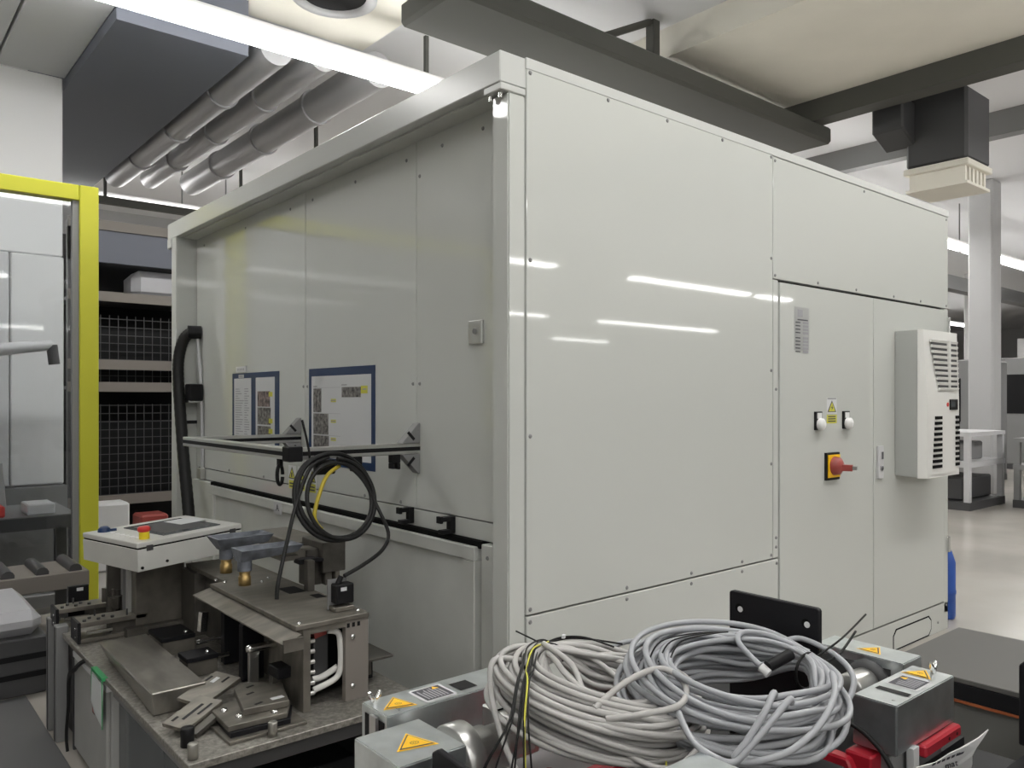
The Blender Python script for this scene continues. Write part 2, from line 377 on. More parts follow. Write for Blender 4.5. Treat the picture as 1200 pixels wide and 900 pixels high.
def warn_label(par, x0, x1, z0, z1, y=-.009, name='warning_sticker'):
    """portrait label in the XZ plane facing -Y: white with yellow triangle above, yellow text block below"""
    m_ = MB(); h_ = z1 - z0; wd = x1 - x0; e = .0008
    m_.quad([(x0, y, z0 + h_ * .36), (x1, y, z0 + h_ * .36), (x1, y, z1), (x0, y, z1)], 0)
    m_.quad([(x0, y, z0), (x1, y, z0), (x1, y, z0 + h_ * .33), (x0, y, z0 + h_ * .33)], 1)
    xm = (x0 + x1) / 2
    m_.quad([(x0 + wd * .06, y - e, z0 + h_ * .44), (x1 - wd * .06, y - e, z0 + h_ * .44), (xm, y - e, z1 - h_ * .10)], 2)
    m_.quad([(x0 + wd * .18, y - 2 * e, z0 + h_ * .47), (x1 - wd * .18, y - 2 * e, z0 + h_ * .47), (xm, y - 2 * e, z1 - h_ * .17)], 1)
    m_.quad([(xm + wd * .03, y - 3 * e, z1 - h_ * .27), (xm - wd * .10, y - 3 * e, z0 + h_ * .59), (xm - wd * .01, y - 3 * e, z0 + h_ * .60), (xm - wd * .06, y - 3 * e, z0 + h_ * .49), (xm + wd * .11, y - 3 * e, z0 + h_ * .63), (xm + wd * .02, y - 3 * e, z0 + h_ * .62)], 2)
    for k in range(3):
        zz = z0 + h_ * (.06 + .09 * k)
        m_.quad([(x0 + wd * .12, y - e, zz), (x1 - wd * .12, y - e, zz), (x1 - wd * .12, y - e, zz + h_ * .045), (x0 + wd * .12, y - e, zz + h_ * .045)], 2)
    m_.quad([(x0 + wd * .05, y - e, z1 - h_ * .05), (x1 - wd * .05, y - e, z1 - h_ * .05), (x1 - wd * .05, y - e, z1 - h_ * .02), (x0 + wd * .05, y - e, z1 - h_ * .02)], 2)
    return m_.build(name, ['paper', 'yellow_lemon', 'ink'], par)
tag(warn_label(d1, 2.44, 2.555, 1.405, 1.555), 'yellow voltage warning label')
m_ = MB().box((2.09, -.0095, 1.82), (2.245, -.008, 2.06), 0)
for k in range(9):
    z = 2.0 - k * .019 if k < 4 else 1.99 - k * .019
    m_.quad([(2.10, -.0105, z - .03), (2.15, -.0105, z - .03), (2.15, -.0105, z - .024), (2.10, -.0105, z - .024)], 1)
    m_.quad([(2.175, -.0105, z - .034), (2.235, -.0105, z - .034), (2.235, -.0105, z - .02), (2.175, -.0105, z - .02)], 2)
m_.quad([(2.12, -.0105, 2.005), (2.175, -.0105, 2.005), (2.175, -.0105, 2.045), (2.12, -.0105, 2.045)], 2)
m_.quad([(2.12, -.0105, 1.985), (2.23, -.0105, 1.985), (2.23, -.0105, 1.992), (2.12, -.0105, 1.992)], 1)
m_.build('nameplate', ['plate', 'ink', 'inkl'], d1)
lt = MB().box((3.055, -.022, 1.045), (3.125, -.008, 1.25), 0)
lt.box((3.085, -.026, 1.165), (3.115, -.022, 1.215), 1); lt.ringz((3.095, -.022, 1.11), (0, -1, 0), [(0, .018), (.006, .018), (.006, 0)], 14, 1)
lt.build('door_latch', ['lightgrey', 'ink'], d2, .002)
for z in (.45, 2.02):
    MB().cyl((4.14, -.014, z), (4.14, -.014, z + .11), .012, n=10).build('hinge', 'chrome', stR)
# recessed left-hand wall: panels, ledge, lower gate
ys = [(.10, .811), (.816, 1.993), (1.998, 3.20), (3.205, 3.872)]
wp = [MB().box((RX, a, 1.030), (RX + .03, b_, 2.768)).build('wall_panel', 'paint', EN, .001) for a, b_ in ((.10, .811), (.818, 1.992), (2.000, 3.866))]
bx('ledge', (RX - .002, .10, .945), (RX + .03, 3.868, 1.024), 'paint', EN, .002)
def wscrews(pts, par): return screws([(RX, y, z) for y, z in pts], par, (-1, 0, 0))
wscrews([(y, 2.70) for y in (.30, .60)] + [(.785, z) for z in (2.6, 1.62)], wp[0])
wscrews([(y, 2.70) for y in (.90, 1.4, 1.9)] + [(.843, 1.62), (1.97, 1.62), (1.3, 1.045), (.95, 1.045)], wp[1])
wscrews([(y, 2.70) for y in (2.2, 2.9, 3.7)] + [(2.02, 1.62), (2.6, 1.045), (3.2, 1.045), (2.05, 1.045)], wp[2])
bx('gate_gap', (RX - .03, .28, .915), (RX + .03, 3.48, .945), 'gap', EN)  # solid strip, its near-black colour stands in for the shaded hollow
gt = MB()
gt.box((.10, .297, .862), (.145, 3.46, .922)); gt.box((.10, .297, FL + .1), (.145, .38, .862)); gt.box((.10, 3.38, FL + .1), (.145, 3.46, .862))
gate = gt.build('lower_gate', 'paint_dull', EN, .004)
bx('gate_infill', (.118, .37, FL + .1), (.150, 3.39, .870), 'paint_dull', gate)
bx('gate_stile', (.115, .19, FL), (.17, .268, .938), 'paint_dull', EN, .003)
bx('gate_stile', (.115, 3.49, FL), (.17, 3.87, .938), 'paint_dull', EN, .003)
screws([(.115, .225, .885)], EN, (-1, 0, 0))
for y, z in ((.843, .958), (.51, .952)):
    m_ = MB(); m_.box((RX - .03, y - .018, z), (RX - .004, y + .018, z + .075)); m_.box((RX - .075, y - .018, z), (RX - .03, y + .018, z + .018)); m_.box((RX - .075, y - .018, z + .055), (RX - .03, y + .018, z + .075))
    m_.box((RX - .085, y - .018, z + .048), (RX - .07, y + .018, z + .078))
    m_.build('cable_hook', 'black', EN, .002)
sb = MB().box((RX - .016, .29, 1.785), (RX, .385, 1.885)).build('stop_plate', 'alu', EN, .003)
MB().cyl((RX - .016, .335, 1.838), (RX - .022, .335, 1.838), .012, n=12).build('screw', 'midgrey', sb)
# letter label on the gate
la = MB().box((.0975, 2.212, .845), (.100, 2.327, .918)).build('letter_label', 'lightgrey', gate)
text_obj('A', .06, 'ink', 'letter', gate, (.0968, 2.27, .882), (0, -1, 0), (0, 0, 1))

# ---- things hung on the enclosure
AC = thing('cooling_unit', 'pale grey cabinet cooling unit with louvred front hung on the right door', 'air conditioner', (3.58, -.09, 1.044))
MB().prism([(3.305, -.0085, 1.05), (3.305, -.150, 1.044), (3.305, -.150, 1.989), (3.305, -.0085, 1.989)], (.555, 0, 0)).build('case', 'ac_side', AC, .004)
fc = MB()
fc.prism([(3.305, -.152, 1.040), (3.345, -.196, 1.040), (3.84, -.196, 1.040), (3.862, -.152, 1.040)], (0, 0, .02))
pv = [(3.305, -.152), (3.345, -.196), (3.60, -.203), (3.84, -.196), (3.862, -.152)]
pt_ = [(3.305, -.152), (3.318, -.178), (3.60, -.186), (3.85, -.178), (3.862, -.152)]
vs = [(x, y, 1.06) for x, y in pv] + [(x, y, 1.55) for x, y in pv] + [(x, y, 1.99) for x, y in pt_]
fs = []
for k in range(2):
    for i in range(4): fs.append((k * 5 + i, k * 5 + i + 1, k * 5 + i + 6, k * 5 + i + 5))
fs += [(10, 11, 12, 13, 14), (0, 5, 10, 14, 9, 4)]
fc.add(vs, fs)
fco = fc.build('front_cover', 'ac', AC)
def fy(z): return -.2005 if z < 1.55 else -.2005 + (z - 1.55) / .44 * .0165
up = MB(); up.quad([(3.50, fy(1.615) - .0035, 1.615), (3.80, fy(1.615) - .0035, 1.615), (3.815, fy(1.925) - .0035, 1.925), (3.40, fy(1.925) - .0035, 1.925)])
up.build('upper_grille', 'darkgrey', fco)
for k in range(10):
    z = 1.612 + k * .0345; t_ = (z - 1.615) / .31; xa = 3.495 - .10 * t_; xb = 3.805 + .012 * t_
    MB().rbox(((xa + xb) / 2, fy(z) - .006, z), (xb - xa, .010, .017), (.3, 0, 0)).build('slat', 'ac', fco)
MB().box((3.655, -.212, 1.61), (3.668, -.188, 1.93)).build('grille_bar', 'ac', fco)
for xa, xb in ((3.415, 3.555), (3.775, 3.835)):
    for k in range(10):
        z = 1.10 + k * .035
        MB().box((xa + .004 * k * (1 if xa < 3.5 else 0), fy(z) - .0035, z), (xb + (.0 if xa < 3.5 else .0), fy(z) + .006, z + .020)).build('vent_slot', 'gap', fco)
MB().box((3.67, -.208, 1.475), (3.795, -.196, 1.545)).build('display', 'black', fco, .003)
MB().box((3.685, -.2095, 1.495), (3.74, -.208, 1.53)).build('display_window', 'screen', fco)
tag(MB().cyl((3.638, -.2, 1.51), (3.638, -.206, 1.51), .014, n=14).build('indicator_lamp', 'redp', fco), 'small red lamp')

# ---- posters on the recessed wall (facing -X); u runs to -Y, v runs down
def wall_sheet(y0, z1):          # returns a function (u,v,layer) -> point
    return lambda u, v, k=0: (RX - .0012 - .0008 * k, y0 - u, z1 - v)
def rect(m_, f, u0, v0, u1, v1, k, mi): m_.quad([f(u0, v1, k), f(u1, v1, k), f(u1, v0, k), f(u0, v0, k)], mi)
t = thing('notice_board', 'large blue framed instruction sheet with one column of photos on the recessed wall', 'poster', (RX - .002, 1.567, 1.18))
f = wall_sheet(1.945, 1.722); m_ = MB().box((RX - .003, 1.193, 1.175), (RX, 1.945, 1.722)); m_.build('blue_frame', 'navy', t, .001)
f = lambda u, v, k=0: (RX - .0036 - .0006 * k, 1.945 - u, 1.722 - v)
m_ = MB(); rect(m_, f, .035, .045, .715, .505, 0, 0); m_.build('sheet', 'paper', t)
for q_ in ((.06, .115, .16, .25), (.06, .258, .245, .375), (.06, .382, .25, .475), (.40, .11, .61, .165)): m_ = MB(); rect(m_, f, *q_, 1, 0); m_.build('photo', 'photo', t)
m_ = MB()
for v in (.17, .285, .385): rect(m_, f, .275, v + .004, .335, v + .022, 2, 0)
rect(m_, f, .61, .105, .68, .145, 2, 0); tag(m_.build('yellow_notes', 'yellow_lemon', t), kind='stuff')
m_ = MB()
for u, v, l in ((.06, .10, .05), (.40, .095, .06), (.28, .18, .05), (.28, .295, .05), (.28, .395, .05), (.63, .12, .04)): rect(m_, f, u, v, u + l, v + .006, 3, 0)
for v in (.11, .255, .378): rect(m_, f, .06, v, .385, v + .0015, 1, 0)
tag(m_.build('print_lines', 'inkl', t), kind='stuff')
t = thing('notice_board', 'smaller blue framed double document holder at the left of the recessed wall', 'poster', (RX - .002, 2.75, 1.2))
MB().box((RX - .003, 2.360, 1.215), (RX, 3.132, 1.722)).build('blue_frame', 'navy', t, .001)
f = lambda u, v, k=0: (RX - .0036 - .0006 * k, 3.132 - u, 1.722 - v)
m_ = MB(); rect(m_, f, .035, .035, .335, .48, 0, 0); rect(m_, f, .41, .035, .71, .48, 0, 0); m_.build('sheet', 'paper', t)
for q_, mm in (((.44, .125, .64, .225), 'photo2'), ((.44, .23, .65, .34), 'photo'), ((.44, .35, .65, .45), 'photo')): m_ = MB(); rect(m_, f, *q_, 1, 0); m_.build('photo', mm, t)
m_ = MB()
for v in (.13, .30, .365): rect(m_, f, .62, v, .68, v + .03, 2, 0)
tag(m_.build('yellow_notes', 'yellow_lemon', t), kind='stuff')
m_ = MB(); rd = random.Random(3)
for k in range(22):
    v = .105 + k * .016
    rect(m_, f, .06, v, .06 + rd.uniform(.05, .15), v + .005, 2, 0); rect(m_, f, .22, v, .22 + rd.uniform(.04, .09), v + .005, 2, 0)
tag(m_.build('print_lines', 'inkl', t), kind='stuff')
def strip_label(name, y0, y1, z0, z1, lab):
    t = thing(name, lab, 'label', (RX, (y0 + y1) / 2, z0))
    MB().box((RX - .006, y1, z0), (RX - .0045 if z0 < 1.71 else RX, y0, z1)).build('paper_strip', 'paper', t)
    m_ = MB(); rd = random.Random(int(z0 * 999)); zz = (z0 + z1) / 2
    n = 6
    for k in range(n):
        a = y0 - (y0 - y1) * (.15 + .7 * k / n); m_.quad([(RX - .0066, a, zz - .008), (RX - .0066, a - (y0 - y1) * .07, zz - .008), (RX - .0066, a - (y0 - y1) * .07, zz + .008), (RX - .0066, a, zz + .008)])
    m_.build('print', 'inkl', t)
strip_label('paper_label', 3.06, 2.88, 1.728, 1.768, 'white paper strip stuck just above the double document holder')
strip_label('paper_label', 3.01, 2.92, 1.690, 1.712, 'tiny white label on the top edge of the double document holder')
# three warning signs under the frame
for i, y in enumerate((2.225, 2.095, 1.955)):
    m_ = MB(); a = RX - .0015; wd = .105; z0, z1 = 1.005, 1.14
    q = lambda u0, v0, u1, v1, k, mi: m_.quad([(a - k * .0008, y - u0, v0), (a - k * .0008, y - u1, v0), (a - k * .0008, y - u1, v1), (a - k * .0008, y - u0, v1)], mi)
    q(0, z0 - .005, wd, z1 + .005, 0, 0); q(.01, z0, wd - .01, z0 + .05, 1, 1)
    m_.quad([(a - .0016, y - .006, z0 + .06), (a - .0016, y - wd + .006, z0 + .06), (a - .0016, y - wd / 2, z1)], 2)
    m_.quad([(a - .0024, y - .018, z0 + .066), (a - .0024, y - wd + .018, z0 + .066), (a - .0024, y - wd / 2, z1 - .014)], 1)
    q(wd / 2 - .008, z0 + .070, wd / 2 + .008, z0 + .098, 4, 2)
    for k in range(2): q(.02, z0 + .010 + k * .018, wd - .02, z0 + .018 + k * .018, 2, 2)
    o = m_.build('warning_sign', ['paper', 'yellow_lemon', 'ink'])
    tag(o, ['leftmost of the three yellow triangle warning signs below the frame', 'middle one of the three yellow triangle warning signs', 'rightmost of the three yellow triangle warning signs, nearest the seam'][i], 'sign', 'warning signs on the recessed wall')

# ---- aluminium frame sticking out of the wall
AF = thing('profile_frame', 'u-shaped aluminium profile frame projecting from the recessed wall on two brackets', 'frame', (-.16, 1.44, 1.29))
def profile(name, a, b_, par):
    """aluminium profile bar with dark slots; a,b opposite corners along one axis"""
    o = MB().box(a, b_).build(name, 'alu', par, .003)
    m_ = MB(); a = Vector(a); b_ = Vector(b_)
    lo = Vector(map(min, a, b_)); hi = Vector(map(max, a, b_)); d = hi - lo; ax = max(range(3), key=lambda i: d[i]); e = .0006
    zc = (lo.z + hi.z) / 2
    if ax == 0: 
        for y in (lo.y - e, hi.y + e): m_.quad([(lo.x, y, zc - .009), (hi.x, y, zc - .009), (hi.x, y, zc + .009), (lo.x, y, zc + .009)])
        yc = (lo.y + hi.y) / 2
    else:
        for x in (lo.x - e, hi.x + e): m_.quad([(x, lo.y, zc - .009), (x, hi.y, zc - .009), (x, hi.y, zc + .009), (x, lo.y, zc + .009)])
    m_.build('slot', 'black', o)
    return o
profile('arm', (-.455, .78, 1.290), (RX - .001, .83, 1.340), AF)
profile('arm', (-.455, 2.05, 1.290), (RX - .001, 2.10, 1.340), AF)
profile('crossbar', (-.505, .775, 1.290), (-.455, 2.14, 1.340), AF)
MB().box((-.512, .768, 1.283), (-.448, .838, 1.347)).build('corner_joint', 'black', AF, .004)
for y in (.805, 2.075):
    m_ = MB()
    for s_ in (1, -1):
        z0 = 1.315 + s_ * .026
        m_.prism([(RX - .001, y - .025, z0), (RX - .10, y - .025, z0), (RX - .09, y - .025, z0 + s_ * .012), (RX - .013, y - .025, z0 + s_ * .09), (RX - .001, y - .025, z0 + s_ * .095)], (0, .05, 0))
    br = m_.build('bracket', 'midgrey', AF, .002); br['kind'] = 'stuff'
    m_ = MB()
    for s_ in (1, -1): m_.rbox((RX - .052, y - .0258, 1.315 + s_ * .060), (.05, .002, .014), (0, s_ * .8, 0))
    m_.build('bracket_slot', 'black', br)
for x, y in ((.02, .80), (-.18, .80)):
    m_ = MB(); m_.box((x - .022, y - .02, 1.252), (x + .022, y + .02, 1.290)); m_.box((x - .022, y - .02, 1.225), (x - .006, y + .02, 1.252)); m_.box((x + .006, y - .02, 1.222), (x + .022, y + .02, 1.252))
    m_.build('hanging_clip', 'black', AF, .003)
# carabiner-like black ring on the crossbar
m_ = MB(); m_.tube([(-.48 + .018 * math.cos(a), .93 + .012 * math.cos(a), 1.218 + .043 * math.sin(a)) for a in [k * math.pi / 12 for k in range(24)]], .008, 8, closed=False)
m_.box((-.488, .915, 1.258), (-.472, .945, 1.29))
m_.build('hook_ring', 'black', AF)
# black sensor box on the frame (blue and black plug)
m_ = MB().box((-.40, .74, 1.225), (-.31, .778, 1.285)).build('plug', 'black', AF, .006)

# ---- black coiled lead hanging from the frame corner
def loop_pts():
    P = []
    cx, cz = -.357, 1.13; turns = 3
    rd = random.Random(5)
    for i in range(turns * 28 + 1):
        a = math.pi * .5 + i / 28 * 2 * math.pi; k = i / 28
        rx = .165 + .016 * math.sin(k * 2.1); rz = .168 + .014 * math.sin(k * 1.7 + 1)
        x = cx + rx * math.cos(a) + .012 * k; z = cz + .012 * math.sin(k * 2) + rz * math.sin(a)
        y = .728 - .006 * k - .10 * max(0, (1.28 - z) / .32)
        P.append((x, y, z))
    return P
CL = thing('cable_loop', 'black lead coiled in a hanging loop from the corner of the aluminium frame', 'cable', (-.35, .7, .9))
MB().tube(spline(loop_pts(), 2), .0095, 8).build('coil', 'rubber', CL)
MB().tube(spline([(-.43, .742, 1.29), (-.438, .738, 1.34), (-.452, .738, 1.40), (-.466, .742, 1.46)], 6), .005, 6).build('tie', 'rubber', CL)
MB().tube(spline([(-.352, .725, 1.30), (-.45, .70, 1.26), (-.53, .66, 1.12), (-.60, .60, .97), (-.655, .55, .84), (-.665, .54, .78)], 6), .008, 8).build('loose_end', 'rubber', CL)
MB().tube(spline([(-.30, .72, 1.29), (-.21, .69, 1.20), (-.165, .64, 1.08), (-.165, .55, .98), (-.24, .47, .93), (-.36, .41, .895), (-.462, .383, .868)], 6), .008, 8).build('loose_end', 'rubber', CL)
MB().tube(spline([(-.30, .73, 1.26), (-.37, .71, 1.22), (-.42, .69, 1.13), (-.44, .68, 1.06), (-.425, .675, 1.02), (-.41, .67, 1.005)], 6), .0085, 8).build('yellow_lead', 'lead_y', CL)
CL.children[-1]['label'] = 'short yellow green lead'

# ---- black corrugated hose at left
HS = thing('flexible_hose', 'thick black hose curving down beside the left post', 'hose', (.05, 3.7, .7))
hp = spline([(.14, 3.78, 2.05), (.09, 3.80, 2.05), (.04, 3.83, 1.99), (.01, 3.85, 1.85), (.005, 3.84, 1.68), (.0, 3.78, 1.45), (-.01, 3.68, 1.15), (-.02, 3.57, .88), (-.03, 3.48, .66), (-.03, 3.43, .45)], 10)
MB().tube(hp, [.040 + .002 * (k % 2) for k in range(len(hp))], 12).build('hose', 'rubber', HS)
MB().cyl((.15, 3.775, 2.05), (.06, 3.80, 2.05), .05, n=14).build('cuff', 'black', HS)
m_ = MB().box((.04, 3.69, 1.53), (.14, 3.80, 1.66)).build('hose_clamp', 'black', HS, .008)
MB().box((.035, 3.70, 1.52), (.145, 3.80, 1.535)).build('clamp_rail', 'chrome', HS)
MB().box((.02, 3.77, 1.36), (.12, 3.79, 1.385)).build('hose_pin', 'black', HS)
m_ = MB().tube(spline([(.12, 3.76, 2.0), (.13, 3.72, 1.7), (.135, 3.70, 1.3), (.135, 3.70, .95)], 6), .012, 6).build('wall_lead', 'lightgrey', HS)
MB().box((RX - .045, 3.66, .95), (RX - .005, 3.74, 1.03)).build('lead_clip', 'alu', HS, .004)

# ================================================================== WORKSTATION in front of the recessed wall (its own local frame: 1 unit = 1.36 m)
WS = (1.36, (.7013, .859, -.558)); WZ = .337         # WZ: floor in that frame
def W(p): return Vector(p) * WS[0] + Vector(WS[1])
def wb(name, a, b_, m, par=None, bevel=0.): return MB(WS).box(a, b_).build(name, m, par, bevel)
WB = thing('workbench', 'low steel fixture bench with speckled steel top and grey cabinet below', 'workbench', W((-1.05, .2, WZ)))
wb('tabletop', (-1.345, -.53, .702), (-.70, 1.02, .72), 'steel_plate', WB, .002)
wb('edge_beam', (-1.325, -.49, .662), (-1.285, .20, .700), 'midgrey', WB, .003)
wb('edge_beam', (-1.31, -.50, .655), (-.72, -.46, .700), 'darkgrey', WB, .003)
cbn = wb('cabinet', (-1.325, .215, WZ + .01), (-.74, .68, .690), 'cab', WB, .003)
wb('cabinet_top_edge', (-1.340, .215, .672), (-1.322, .66, .692), 'offwhite', cbn, .002)
wb('door', (-1.336, .235, WZ + .03), (-1.324, .655, .668), 'cab', cbn, .003)
wb('label', (-1.3375, .37, .560), (-1.3360, .40, .66), 'ink', cbn)
wb('red_label', (-1.3385, .365, .565), (-1.3372, .395, .60), 'redd', cbn)
wb('inner_shelf', (-1.26, -.42, .46), (-.75, .20, .475), 'darkgrey', WB)
wb('back_panel', (-.76, -.45, WZ + .01), (-.74, .21, .70), 'darkgrey', WB)
for x, y in ((-1.29, -.47), (-.76, -.47)): wb('leg', (x - .02, y - .02, WZ), (x + .02, y + .02, .70), 'darkgrey', WB)
wb('side_panel', (-1.305, -.45, WZ + .01), (-1.298, .213, .655), 'screen', WB)
for y in (.80, .93): 
    o = wb('profile_leg', (-1.365, y, WZ), (-1.325, y + .045, .745), 'midgrey', WB, .003)
    wb('slot', (-1.3656, y + .016, WZ), (-1.3650, y + .028, .74), 'black', o)
wb('side_plate', (-1.33, .70, WZ), (-.74, .715, .70), 'darkgrey', WB)
wb('rear_cabinet', (-1.30, .72, WZ), (-.74, 1.0, .70), 'darkgrey', WB)
# two black leads down the cabinet side
m_ = MB(WS)
for d in (0, .012): m_.tube(spline([(-1.33, .46 + d, .708), (-1.352, .47 + d, .70), (-1.358, .54 + d, .66), (-1.356, .63 + d, .61), (-1.352, .67, .50), (-1.354, .69, .40), (-1.352, .68, .345)], 6), .0055, 6)
tag(m_.build('bench_leads', 'rubber'), 'two thin black leads running over the bench edge and down the cabinet', 'cable')
# document sleeve hanging at the bench edge
t = thing('document_sleeve', 'clear green-edged document sleeve hanging from the bench edge', 'sleeve', W((-1.35, .29, .59)))
m_ = MB(WS); m_.prism([(-1.350, .335, .70), (-1.352, .335, .62), (-1.349, .315, .59), (-1.350, .215, .575), (-1.352, .205, .62), (-1.350, .205, .70)], (-.003, 0, 0)); m_.build('sheet', 'clear', t)
m_ = MB(WS)
m_.box((-1.3545, .203, .57), (-1.3525, .206, .712)); m_.box((-1.3545, .335, .63), (-1.3525, .3375, .712)); m_.box((-1.354, .203, .712), (-1.338, .3375, .7215))
m_.build('green_edge', 'green', t)

# conveyor fingers
def finger(x0, x1, y0, y1, lab):
    t = thing('conveyor_finger', lab, 'conveyor', W(((x0 + x1) / 2, (y0 + y1) / 2, .72)), 'two feed tracks at the bench end')
    wb('base_rail', (x0, y0, .722), (x1, y1, .735), 'steel', t, .002)
    wb('top_plate', (x0, y0, .775), (x1, y1, .790), 'steel', t, .002)
    wb('end_plate', (x0 - .010, y0 - .003, .722), (x0, y1 + .003, .793), 'blackm', t, .002)
    wb('centre_block', (x0 + .10, y0 + .015, .735), (x1, y1 - .01, .775), 'steel_dark', t)
    m_ = MB(WS)
    for y in (y0 + .02, ):
        for z in (.742, .770): m_.cyl((x0 - .010, y, z), (x0 - .014, y, z), .005, n=8)
    m_.build('end_screws', 'chrome', t)['kind'] = 'stuff'
    m_ = MB(WS)
    for k in range(5): m_.cyl((x0 + .015 + k * .022, y0 + .02 + .03 * (k % 2), .79), (x0 + .015 + k * .022, y0 + .02 + .03 * (k % 2), .797), .006, n=8)
    m_.cyl((x0 + .06, y1 - .02, .79), (x0 + .06, y1 - .02, .81), .003, n=6); m_.cyl((x0 + .15, y0 + .02, .79), (x0 + .15, y0 + .02, .812), .003, n=6)
    m_.build('adjusters', 'darkgrey', t)['kind'] = 'stuff'
    wb('side_rod', (x0 + .02, y0 + .004, .748), (x0 + .10, y0 + .012, .758), 'chrome', t)
finger(-1.325, -1.115, .615, .715, 'nearer of the two dark steel feed tracks left of the pedestal')
finger(-1.345, -1.095, .86, .95, 'farther of the two dark steel feed tracks left of the pedestal')
t = thing('sensor_box', 'small black sensor box standing behind the farther feed track', 'sensor', W((-1.26, .99, .79)))
wb('box', (-1.29, .985, .72), (-1.22, 1.005, .842), 'black', t, .003); wb('label', (-1.262, .983, .822), (-1.24, .985, .834), 'paper', t)
m_ = MB(WS)
rd = random.Random(11)
for k in range(10):
    x = -1.17 + rd.uniform(-.03, .05); y = .78 + rd.uniform(-.04, .05)
    m_.rbox((x, y, .80 + rd.uniform(0, .03)), (.022, .02, rd.uniform(.03, .06)), (0, 0, rd.random()))
m_.cyl((-1.19, .76, .735), (-1.19, .76, .86), .006, n=8); m_.cyl((-1.16, .74, .735), (-1.16, .74, .84), .008, n=8)
tag(m_.build('guide_mechanism', 'steel_dark'), 'cluster of small dark steel guide parts between the feed tracks and pedestal', 'mechanism')

# pedestal of the control box
PD = thing('pedestal', 'square sheet steel pedestal carrying the control box', 'pedestal', W((-1.07, .72, .72)))
wb('column', (-1.152, .615, .72), (-.985, .80, .975), 'steel', PD, .003)
wb('foot_plate', (-1.19, .575, .7205), (-.97, .614, .752), 'steel_dark', PD, .002)
wb('cable_duct', (-1.165, .665, .75), (-1.150, .688, .975), 'cab', PD)
wb('cable_duct', (-1.165, .73, .75), (-1.150, .755, .975), 'midgrey', PD)
wb('side_bracket', (-1.20, .80, .76), (-1.15, .815, .975), 'steel_dark', PD)
# control box, turned a little
CBO = Vector(WS[1]) + 1.36 * Vector((-1.2125, .356, .99))
CF = (1.36, tuple(CBO)); CR = (Matrix.Rotation(R(14), 3, 'Z') @ Matrix.Rotation(R(-2.2), 3, 'Y'))
CB = thing('control_box', 'light grey control box with red emergency stop and screen on its lid', 'control box', tuple(CBO))
def cbx(name, a, b_, m, par, bevel=0.): return MB(CF, CR).box(a, b_).build(name, m, par, bevel)
cbx('body', (0, 0, 0), (.39, .355, .072), 'hmi', CB, .002)
cbx('seal', (.003, .003, .072), (.387, .352, .077), 'gap', CB)
lid = cbx('lid', (0, 0, .077), (.39, .355, .094), 'hmi', CB, .003)
for u in (.03, .34):
    cbx('lid_clip', (u, -.004, .064), (u + .022, .0, .082), 'darkgrey', CB, .001)
scr = cbx('screen', (.115, .045, .094), (.335, .30, .0975), 'screen', lid, .002)
cbx('display', (.135, .07, .0975), (.315, .275, .098), 'darkgrey', scr)
m_ = MB(CF, CR)
m_.cyl((.055, .055, .094), (.055, .055, .118), .0165, n=20, mi=0); m_.ringz((.055, .055, .118), (0, 0, 1), [(0, .017), (.004, .0205), (.012, .0205), (.017, .016), (.0175, 0)], 22, 1)
tag(m_.build('emergency_stop', ['yellow', 'redp'], lid), 'red mushroom button on a yellow collar')
m_ = MB(CF, CR); m_.ringz((.05, .305, .094), (0, 0, 1), [(0, .021), (.010, .020), (.018, .012), (.020, 0)], 18); m_.rbox((.070, .292, .098), (.03, .010, .008), (0, 0, -.4))
tag(m_.build('selector_knob', 'navy', lid), 'dark blue knob')
for k in range(6):
    MB(CF, CR).cyl((.05, .25 - k * .032, .094), (.05, .25 - k * .032, .0965), .0085, n=14).build('button', 'white', lid)
m_ = MB(CF, CR)
for u, z in ((.10, .018), (.014, .012)): m_.cyl((u, 0, z), (u, -.003, z), .005, n=8)
m_.build('keyholes', 'black', CB)['kind'] = 'stuff'
tag(cbx('paper_note', (.25, .16, .0985), (.36, .27, .0995), 'paper', None), 'white paper sheet lying on the screen of the control box', 'paper')

# press housing
PH = thing('press_housing', 'steel plate housing with open front showing wiring at the bench right side', 'housing', W((-.92, .05, .72)))
tp = wb('top_plate', (-1.037, -.425, .942), (-.818, .205, .955), 'steel', PH, .002)
wb('rear_top_plate', (-.985, .208, .938), (-.80, .60, .952), 'steel', PH, .002)
wb('front_flange', (-1.013, -.42, .72), (-.992, -.405, .942), 'steel', PH, .001)
wb('front_cover', (-.889, -.42, .72), (-.818, -.40, .942), 'brown', PH, .0015)
wb('front_header', (-.992, -.42, .925), (-.889, -.40, .942), 'steel', PH)
wb('side_wall', (-1.013, -.405, .72), (-1.003, -.20, .942), 'steel', PH)
wb('back_wall', (-.965, -.20, .72), (-.955, .60, .940), 'steel_dark', PH)
wb('right_wall', (-.825, -.40, .72), (-.818, .60, .940), 'steel', PH)
wb('rear_side_plate', (-1.0, .46, .72), (-.955, .60, .938), 'steel_dark', PH)
wb('inner_panel', (-1.003, -.30, .722), (-.826, -.29, .940), 'black', PH)
wb('inner_block', (-.955, -.36, .76), (-.91, -.30, .90), 'darkgrey', PH, .003)
m_ = MB(WS)
m_.tube(spline([(-.925, -.385, .915), (-.897, -.392, .905), (-.893, -.398, .87), (-.892, -.398, .82), (-.90, -.398, .79), (-.925, -.395, .775), (-.97, -.39, .763)], 6), .0085, 8)
o = m_.build('white_hose', 'white_foam', PH)
m_ = MB(WS); m_.tube(spline([(-.965, -.37, .785), (-.94, -.37, .785), (-.915, -.375, .795), (-.895, -.385, .81)], 6), .009, 8); m_.build('white_hose', 'white_foam', PH)
m_ = MB(WS); m_.rbox((-.93, -.36, .91), (.06, .03, .018), (0, -.2, 0)); tag(m_.build('wire_terminal', 'redd', PH), 'red terminal')
m_ = MB(WS)
